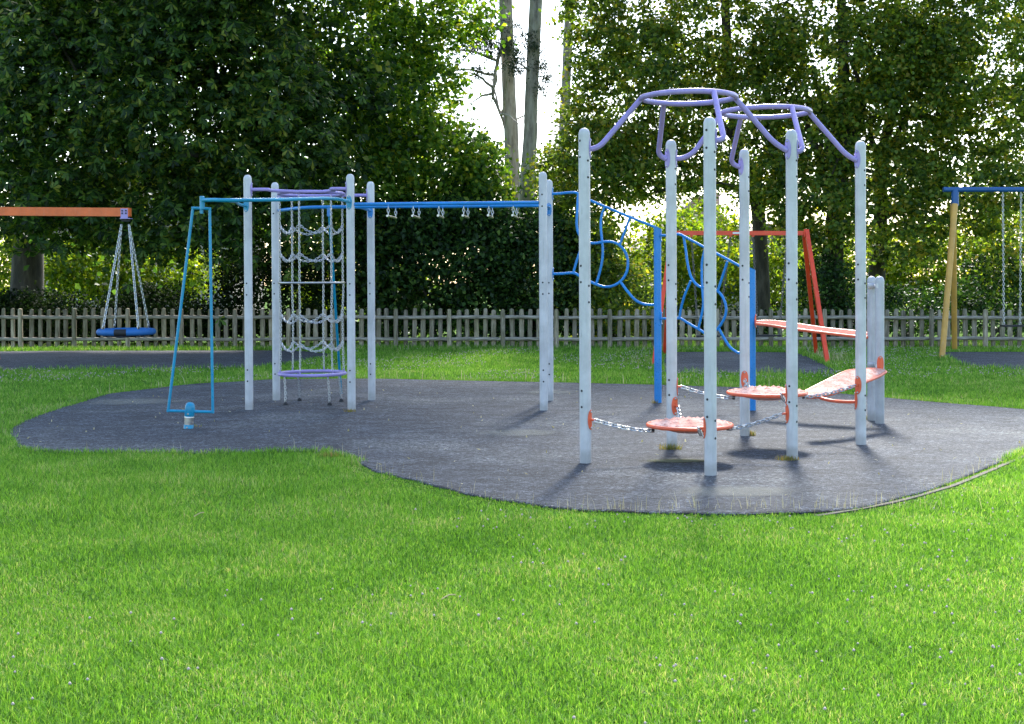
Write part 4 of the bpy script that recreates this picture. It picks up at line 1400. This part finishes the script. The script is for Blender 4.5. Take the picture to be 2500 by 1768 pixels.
# chestnut, far left
tb = at(60, 820, 33.5)
chest = [crown_mesh([(blob(150, 230, 28.5, 300, 290, 2.6), 330), (blob(480, 220, 28.5, 260, 270, 2.6), 300), (blob(700, 300, 28.8, 130, 260, 2.0), 150),
                     (blob(100, 520, 28.5, 200, 90, 2.0), 70), (blob(420, 540, 28.5, 190, 90, 1.8), 90), (blob(660, 540, 28.8, 150, 100, 1.6), 70),
                     (blob(-200, 300, 28.5, 150, 400, 2.5), 70), (blob(380, -90, 28.5, 480, 150, 2.6), 200)], 6, .6, (.215, .085), 'palm', .5),
         crown_mesh([(blob(330, 270, 31.2, 640, 340, 1.6), 1500), (blob(250, -40, 31.2, 520, 160, 1.6), 500)], 26, .7, (.19, .14)),
         crown_mesh([(UP(-6.0, 26.5, 11.2, 4.2, 3.2, 2.2), 190), (UP(-9, 31, 12.5, 5.5, 5, 4), 260), (UP(-4.5, 32, 13.5, 3.8, 4, 3.5), 150), (UP(-7.5, 31, 19, 5, 3.5, 3.2), 170)], 22, 1.1, BIG)]  # high masses out of view, added to shade the left rubber
tree('chestnut_tree', (tb.x, 33.5), 'huge dark horse chestnut tree with drooping hand-shaped leaves, filling the upper left', chest, M_CHEST, M_BARK,
     [(tb.x, 33.5, -.1), (tb.x + .1, 33.5, 2), (tb.x + .3, 33.3, 5), (tb.x + .8, 33, 10)], (.5, .25),
     [((tb.x + .1, 33.4, 2.6), at(480, 380, 29.5), .2, .05), ((tb.x + .2, 33.3, 3.5), at(250, 200, 29), .18, .05), ((tb.x + .2, 33.3, 4.5), at(650, 180, 30), .2, .05)])
# maple left of the pines
mb_ = at(905, 820, 36)
maple = [crown_mesh([(blob(880, 190, 33.5, 210, 270, 2.0), 430), (blob(1000, 250, 33.8, 150, 160, 1.5), 170), (blob(1060, 400, 33.8, 170, 130, 1.6), 230), (blob(880, 440, 33.5, 190, 150, 1.8), 290),
                     (blob(1000, 90, 33.8, 110, 130, 1.3), 90), (blob(1160, 490, 34, 90, 90, 1.4), 110), (blob(1165, 400, 33.9, 75, 75, 1.0), 70), (blob(820, 60, 34, 190, 200, 1.2), 110), (blob(1120, 20, 34, 100, 85, 1.2), 75)], 24, .42, (.15, .115), 'oval', .45, .75),
         crown_mesh([(UP(-4, 34, 12.5, 3.6, 3.6, 4), 220)], 22, 1.0, BIG)]
tree('maple_tree', (mb_.x, 36), 'leafy green maple left of the tall pine trunks, light showing through its crown', maple, M_MAPLE, M_BARK,
     [(mb_.x, 36, -.1), (mb_.x, 36, 3), (mb_.x + .2, 35.8, 7), (mb_.x + .1, 35.5, 11)], (.28, .12),
     [((mb_.x, 36, 2.8), at(1060, 380, 34.2), .12, .03), ((mb_.x, 36, 3.8), at(860, 260, 34), .12, .03), ((mb_.x, 36, 5), at(1030, 200, 34.4), .10, .03)])
# three bare pine trunks
def pine(pa_, pb_, Y, r0, r1, label, tufts, limbs_):
    a, b = at(pa_[0], pa_[1], Y), at(pb_[0], pb_[1], Y)
    d = (b - a) / (b.z - a.z)
    foot = a - d * a.z; foot.z = -.1
    foot = Vector((a.x + (foot.x - a.x) * .4, Y, -.1))
    top = b + d * (24 - b.z)
    parts = []
    if tufts: parts.append(crown_mesh(tufts, 60, .22, (.11, .035), 'oval', .8, 1.2))
    parts.append(crown_mesh([(UP(top.x - .5, Y, 22.5, 2.6, 2.2, 2.6), 90), (UP(top.x + 1.8, Y - 1, 26.0, 1.9, 2.0, 1.4), 45)], 22, .8, BIG))  # unseen pine tops, added to cast soft dapples on the near ground
    tree('pine_tree', (foot.x, Y), label, parts, M_PINE, M_PBARK, [foot, a, a.lerp(b, .5) + Vector((.03, 0, 0)), b, top], (r0, r1), limbs_, 'tall bare pine trunks')
pine((1251, 480), (1239, 135), 37.0, .235, .18, 'left of the three tall grey-brown pine trunks, a thin dead branch hanging at its left',
     [(blob(1150, 120, 36.5, 70, 40, .4), 16), (blob(1215, 90, 36.5, 90, 50, .5), 22), (blob(1172, 180, 36.5, 22, 16, .2), 4)],
     [(at(1222, 120, 36.8), at(1203, 235, 36.8), .06, .045), (at(1203, 235, 36.8), at(1238, 325, 36.9), .045, .035), (at(1232, 60, 37), at(1130, 150, 36.6), .05, .015)])
pine((1284, 500), (1302, 135), 36.0, .225, .17, 'middle one of the three tall grey-brown pine trunks, the nearest, rising behind the fence',
     [(blob(1262, 150, 35.6, 26, 30, .3), 9), (blob(1325, 185, 35.8, 14, 55, .2), 9), (blob(1275, 100, 35.8, 45, 30, .3), 10)],
     [(at(1300, 185, 36), at(1258, 150, 35.7), .035, .02)])
pine((1377, 310), (1385, 135), 41.0, .17, .14, 'right of the three tall pine trunks, slimmer, its foot hidden by leaves', None,
     [(at(1392, 215, 41), at(1425, 260, 41), .03, .012)])
# right hand trees
lt = [crown_mesh([(blob(1560, 230, 33.5, 190, 200, 2.2), 388), (blob(1450, 400, 33.2, 120, 150, 1.7), 189), (blob(1600, 400, 33.5, 160, 90, 1.8), 153), (blob(1700, 90, 34, 280, 150, 2.2), 380),
                  (blob(1800, 290, 33.5, 120, 180, 1.9), 235), (blob(1880, 420, 33, 80, 110, 1.3), 90), (blob(1430, 30, 34, 75, 80, 1.1), 72), (blob(1430, 620, 33, 90, 110, 1.3), 108), (blob(1360, 420, 34.4, 70, 100, 1.2), 80)], 30, .36, (.125, .10), 'oval', .4, .75),
      crown_mesh([(UP(6, 34.5, 12, 4.2, 3.8, 4), 271)], 22, 1.0, BIG)]
tx = at(1862, 790, 34)
tree('lime_tree', (tx.x, 34), 'broad lime tree behind the lilac crowns, dark leaning trunk behind the red swing', lt, M_LIME, M_BARK,
     [Vector((tx.x, 34, -.1)), at(1858, 640, 34), at(1845, 480, 34), at(1800, 350, 34), at(1775, 100, 34), at(1765, -200, 34)], (.24, .10),
     [(at(1845, 470, 34), at(1600, 470, 33.4), .10, .04), (at(1830, 430, 34), at(1480, 440, 33.2), .09, .03), (at(1800, 350, 34), at(1650, 200, 33.6), .09, .03), (at(1852, 520, 34), at(1930, 330, 33.8), .09, .03)])
lt2 = [crown_mesh([(blob(2060, 130, 32.6, 230, 190, 2.2), 470), (blob(2000, 330, 32.3, 120, 110, 1.4), 135), (blob(2230, 210, 32.5, 170, 230, 2.1), 380), (blob(2000, 510, 32, 130, 90, 1.4), 189), (blob(2200, 420, 32.4, 110, 90, 1.4), 98), (blob(2080, 120, 34, 240, 130, 1.0), 87)],
                  30, .36, (.125, .10), 'oval', .4, .75),
       crown_mesh([(UP(9, 33, 11.5, 3.8, 3.8, 4), 216)], 22, 1.0, BIG)]
tx = at(2035, 790, 32.6)
tree('lime_tree', (tx.x, 32.6), 'many stemmed lime tree with a thick black trunk forking low, behind the right hand posts', lt2, M_LIME, M_BARK,
     [Vector((tx.x, 32.6, -.1)), at(2032, 660, 32.6), at(2038, 540, 32.6), at(2055, 420, 32.6), at(2060, 200, 32.6), at(2050, -100, 32.6)], (.36, .10),
     [(at(2040, 520, 32.6), at(2010, 250, 32.6), .17, .08), (at(2050, 420, 32.6), at(2115, 240, 32.5), .14, .07), (at(2035, 500, 32.6), at(1960, 280, 32.6), .15, .06), (at(2000, 470, 32.6), at(1900, 400, 32.3), .08, .03)])
lt3 = [crown_mesh([(blob(2400, 130, 32, 190, 250, 2.2), 470), (blob(2330, 470, 31.8, 170, 110, 1.6), 153), (blob(2500, 480, 32, 140, 220, 1.8), 235), (blob(2210, 590, 32, 90, 60, 1.2), 54), (blob(2380, 120, 33, 230, 160, 1.0), 87)], 30, .36, (.125, .10), 'oval', .4, .75),
       crown_mesh([(UP(14, 33, 11, 4, 3.8, 4), 216)], 22, 1.0, BIG)]
tx = at(2138, 790, 33.4)
tree('lime_tree', (tx.x, 33.4), 'lime tree with a long level bough reaching to the right edge', lt3, M_LIME, M_BARK,
     [Vector((tx.x, 33.4, -.1)), at(2142, 640, 33.4), at(2150, 520, 33.4), at(2155, 380, 33.4), at(2200, 200, 33.4), at(2300, -100, 33.4)], (.25, .10),
     [(at(2150, 530, 33.4), at(2420, 470, 32.4), .14, .06), (at(2155, 560, 33.4), at(2330, 540, 32.6), .08, .03), (at(2152, 420, 33.4), at(2230, 260, 33), .10, .04), (at(2150, 450, 33.4), at(2120, 300, 33.2), .12, .05)])

# shrubs behind the fence: dark near row, sunlit row further back
def shrub(name, blobs, per, cl, leaf, m, label, cat='shrub', group=None, stems=None):
    c = blobs[0][0][0]
    root = empty(name, (c[0], c[1], 0), label, cat, group)
    mb = MB()
    for _ in range(5):
        bl, _n = random.choice(blobs)
        q = bl[0] + rng.uniform(-.5, .5, 3) * bl[1]
        limb(mb, (c[0] + random.uniform(-.4, .4), c[1], -.05), q, .05, .015, .3, 5, 6)
    mb.build('stem', M_BARK, root)
    V, Fc = crown_mesh(blobs, per, cl, leaf, 'oval', .6, .9)
    fastmesh('foliage', V, Fc, m, root)
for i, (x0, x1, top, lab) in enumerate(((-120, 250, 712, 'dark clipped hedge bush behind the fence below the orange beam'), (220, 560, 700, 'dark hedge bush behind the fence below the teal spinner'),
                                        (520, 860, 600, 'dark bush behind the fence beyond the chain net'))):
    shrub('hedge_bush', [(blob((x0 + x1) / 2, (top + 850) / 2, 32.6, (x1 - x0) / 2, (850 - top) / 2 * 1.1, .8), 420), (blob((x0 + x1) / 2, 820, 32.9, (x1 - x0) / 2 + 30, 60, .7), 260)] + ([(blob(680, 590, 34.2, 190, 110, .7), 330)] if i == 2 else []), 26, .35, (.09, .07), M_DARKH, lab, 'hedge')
shrub('laurel_shrub', [(blob(1060, 640, 32.6, 230, 150, 1.1), 620), (blob(1010, 570, 33, 120, 80, 1), 100), (blob(900, 650, 33, 90, 120, .8), 90), (blob(1060, 810, 32.7, 260, 60, .7), 330), (blob(1130, 520, 33.2, 110, 70, 1), 130), (blob(930, 540, 33.2, 110, 80, 1), 110)], 24, .36, (.14, .10), M_LAUREL, 'tall dense dark green shrub behind the fence below the overhead rails')
shrub('laurel_shrub', [(blob(1310, 650, 32.8, 150, 140, 1.0), 420), (blob(1330, 560, 33.2, 90, 70, .9), 90), (blob(1300, 470, 38.5, 70, 75, .8), 90), (blob(1320, 810, 32.7, 150, 60, .7), 200)], 24, .36, (.13, .09), M_LAUREL, 'dense green shrub behind the fence at the feet of the pines')
shrub('laurel_shrub', [(blob(1500, 740, 32.6, 130, 110, .9), 260), (blob(1480, 650, 33, 80, 80, .8), 110), (blob(1530, 815, 32.8, 130, 50, .7), 160)], 24, .38, (.11, .08), M_LIME, 'mid green shrub behind the fence beyond the taller blue post')
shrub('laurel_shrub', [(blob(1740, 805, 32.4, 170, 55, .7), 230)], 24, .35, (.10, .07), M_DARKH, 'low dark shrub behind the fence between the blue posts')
shrub('laurel_shrub', [(blob(2010, 700, 31.9, 80, 90, .7), 150), (blob(1980, 805, 32.3, 140, 55, .6), 190)], 24, .35, (.10, .07), M_LAUREL, 'dark shrub round the foot of the thick black trunk')
shrub('laurel_shrub', [(blob(2190, 760, 32.2, 200, 70, .8), 230)], 24, .35, (.10, .07), M_LAUREL, 'dark shrub behind the fence beyond the short grey posts')
shrub('laurel_shrub', [(blob(2440, 740, 32.2, 130, 130, .8), 260)], 24, .35, (.10, .07), M_LAUREL, 'dark shrub behind the fence at the far right')
for (x, y, rx, ry, Y, n, lab) in ((-60, 640, 190, 130, 41, 300, 'sunlit yellow-green hedge seen far left beyond the dark one'),
                               (240, 650, 150, 90, 41, 290, 'bright yellow-green sunlit hedge seen behind the nest swing'),
                               (440, 650, 130, 70, 42, 150, 'patchy sunlit hedge seen behind the teal spinner'),
                               (790, 660, 110, 120, 42, 170, 'sunlit bush glimpsed beyond the chain net'),
                               (960, 700, 110, 80, 41, 120, 'sunlit bush glimpsed below the first hanging bars'),
                               (1420, 640, 120, 150, 42, 210, 'sunlit bush beyond the wavy blue loop'),
                               (1640, 660, 140, 150, 42, 330, 'bright green sunlit bush seen between the blue posts'),
                               (1720, 600, 120, 110, 44, 190, 'bright green bush in front of the pink gable'),
                               (1900, 690, 130, 110, 42, 230, 'sunlit yellow-green bush beyond the red swing legs'),
                               (2100, 650, 120, 110, 43, 190, 'sunlit bush seen right of the thick black trunk'),
                               (2270, 660, 140, 130, 41, 330, 'bright yellow-green bush beyond the fence at right'),
                               (2480, 650, 130, 150, 41, 280, 'sunlit bush at the right edge beyond the yellow frame')):
    shrub('garden_bush', [(blob(x, y, Y, rx, ry, 1.0), n)], 26, .42, (.14, .11), M_HEDGE, lab, 'bush', 'sunlit bushes beyond the trees')

# ------------------------------------------------------------------ houses glimpsed beyond
def house(c, wd, dp, h, rh, mw, label, gable=True):
    root = empty('house', (c[0], c[1], 0), label, 'house')
    x, y = c[0], c[1]
    wl_ = MB().box((x, y, h / 2), (wd, dp, h))
    wl_.add([(x - wd / 2 + .01, y - dp / 2 + .02, h), (x + wd / 2 - .01, y - dp / 2 + .02, h), (x, y - dp / 2 + .02, h + rh)], [(0, 1, 2)])
    wl_.build('wall', mw, root, False)
    vs = []
    for yy in (y - dp / 2 - .3, y + dp / 2 + .3):
        for zo in (0, .15):
            vs += [(x - wd / 2 - .35, yy, h - .25 + zo), (x, yy, h + rh + zo), (x + wd / 2 + .35, yy, h - .25 + zo)]
    fs = [(0, 1, 4, 3), (1, 2, 5, 4), (6, 9, 10, 7), (7, 10, 11, 8), (3, 4, 10, 9), (4, 5, 11, 10), (0, 6, 7, 1), (1, 7, 8, 2), (0, 3, 9, 6), (2, 8, 11, 5)]
    rf = MB().add(vs, fs).build('roof', M_TILE, root, False)
    ch = MB().box((x + wd * .25, y, h + rh * .9), (.6, .6, 1.4)); ch.build('chimney', M_BRICK, rf, False)
    for wx in (-.28, .22):
        for wz in ([1.4] if h < 4 else [1.4, 4.0]):
            f = MB().box((x + wx * wd, y - dp / 2 - .03, wz), (1.3, .1, 1.2)).build('window', M_WHITE, root, False)
            MB().box((x + wx * wd, y - dp / 2 - .075, wz), (1.14, .03, 1.04)).build('pane', M_GLASS, f, False)
hp_ = at(1690, 600, 60)
house((hp_.x, 62), 5.0, 8, 2.9, 2.3, M_BRICK, 'pink brick house whose gable shows through the leaves')
hp_ = at(1800, 700, 52)
house((hp_.x + 1.0, 54), 6.0, 6, 2.3, 1.3, M_RENDER, 'low cream bungalow glimpsed right of the pink gable')
hp_ = at(330, 650, 56)
house((hp_.x, 58), 9.0, 7, 4.6, 2.6, M_RENDER, 'cream house glimpsed through the hedge behind the nest swing')
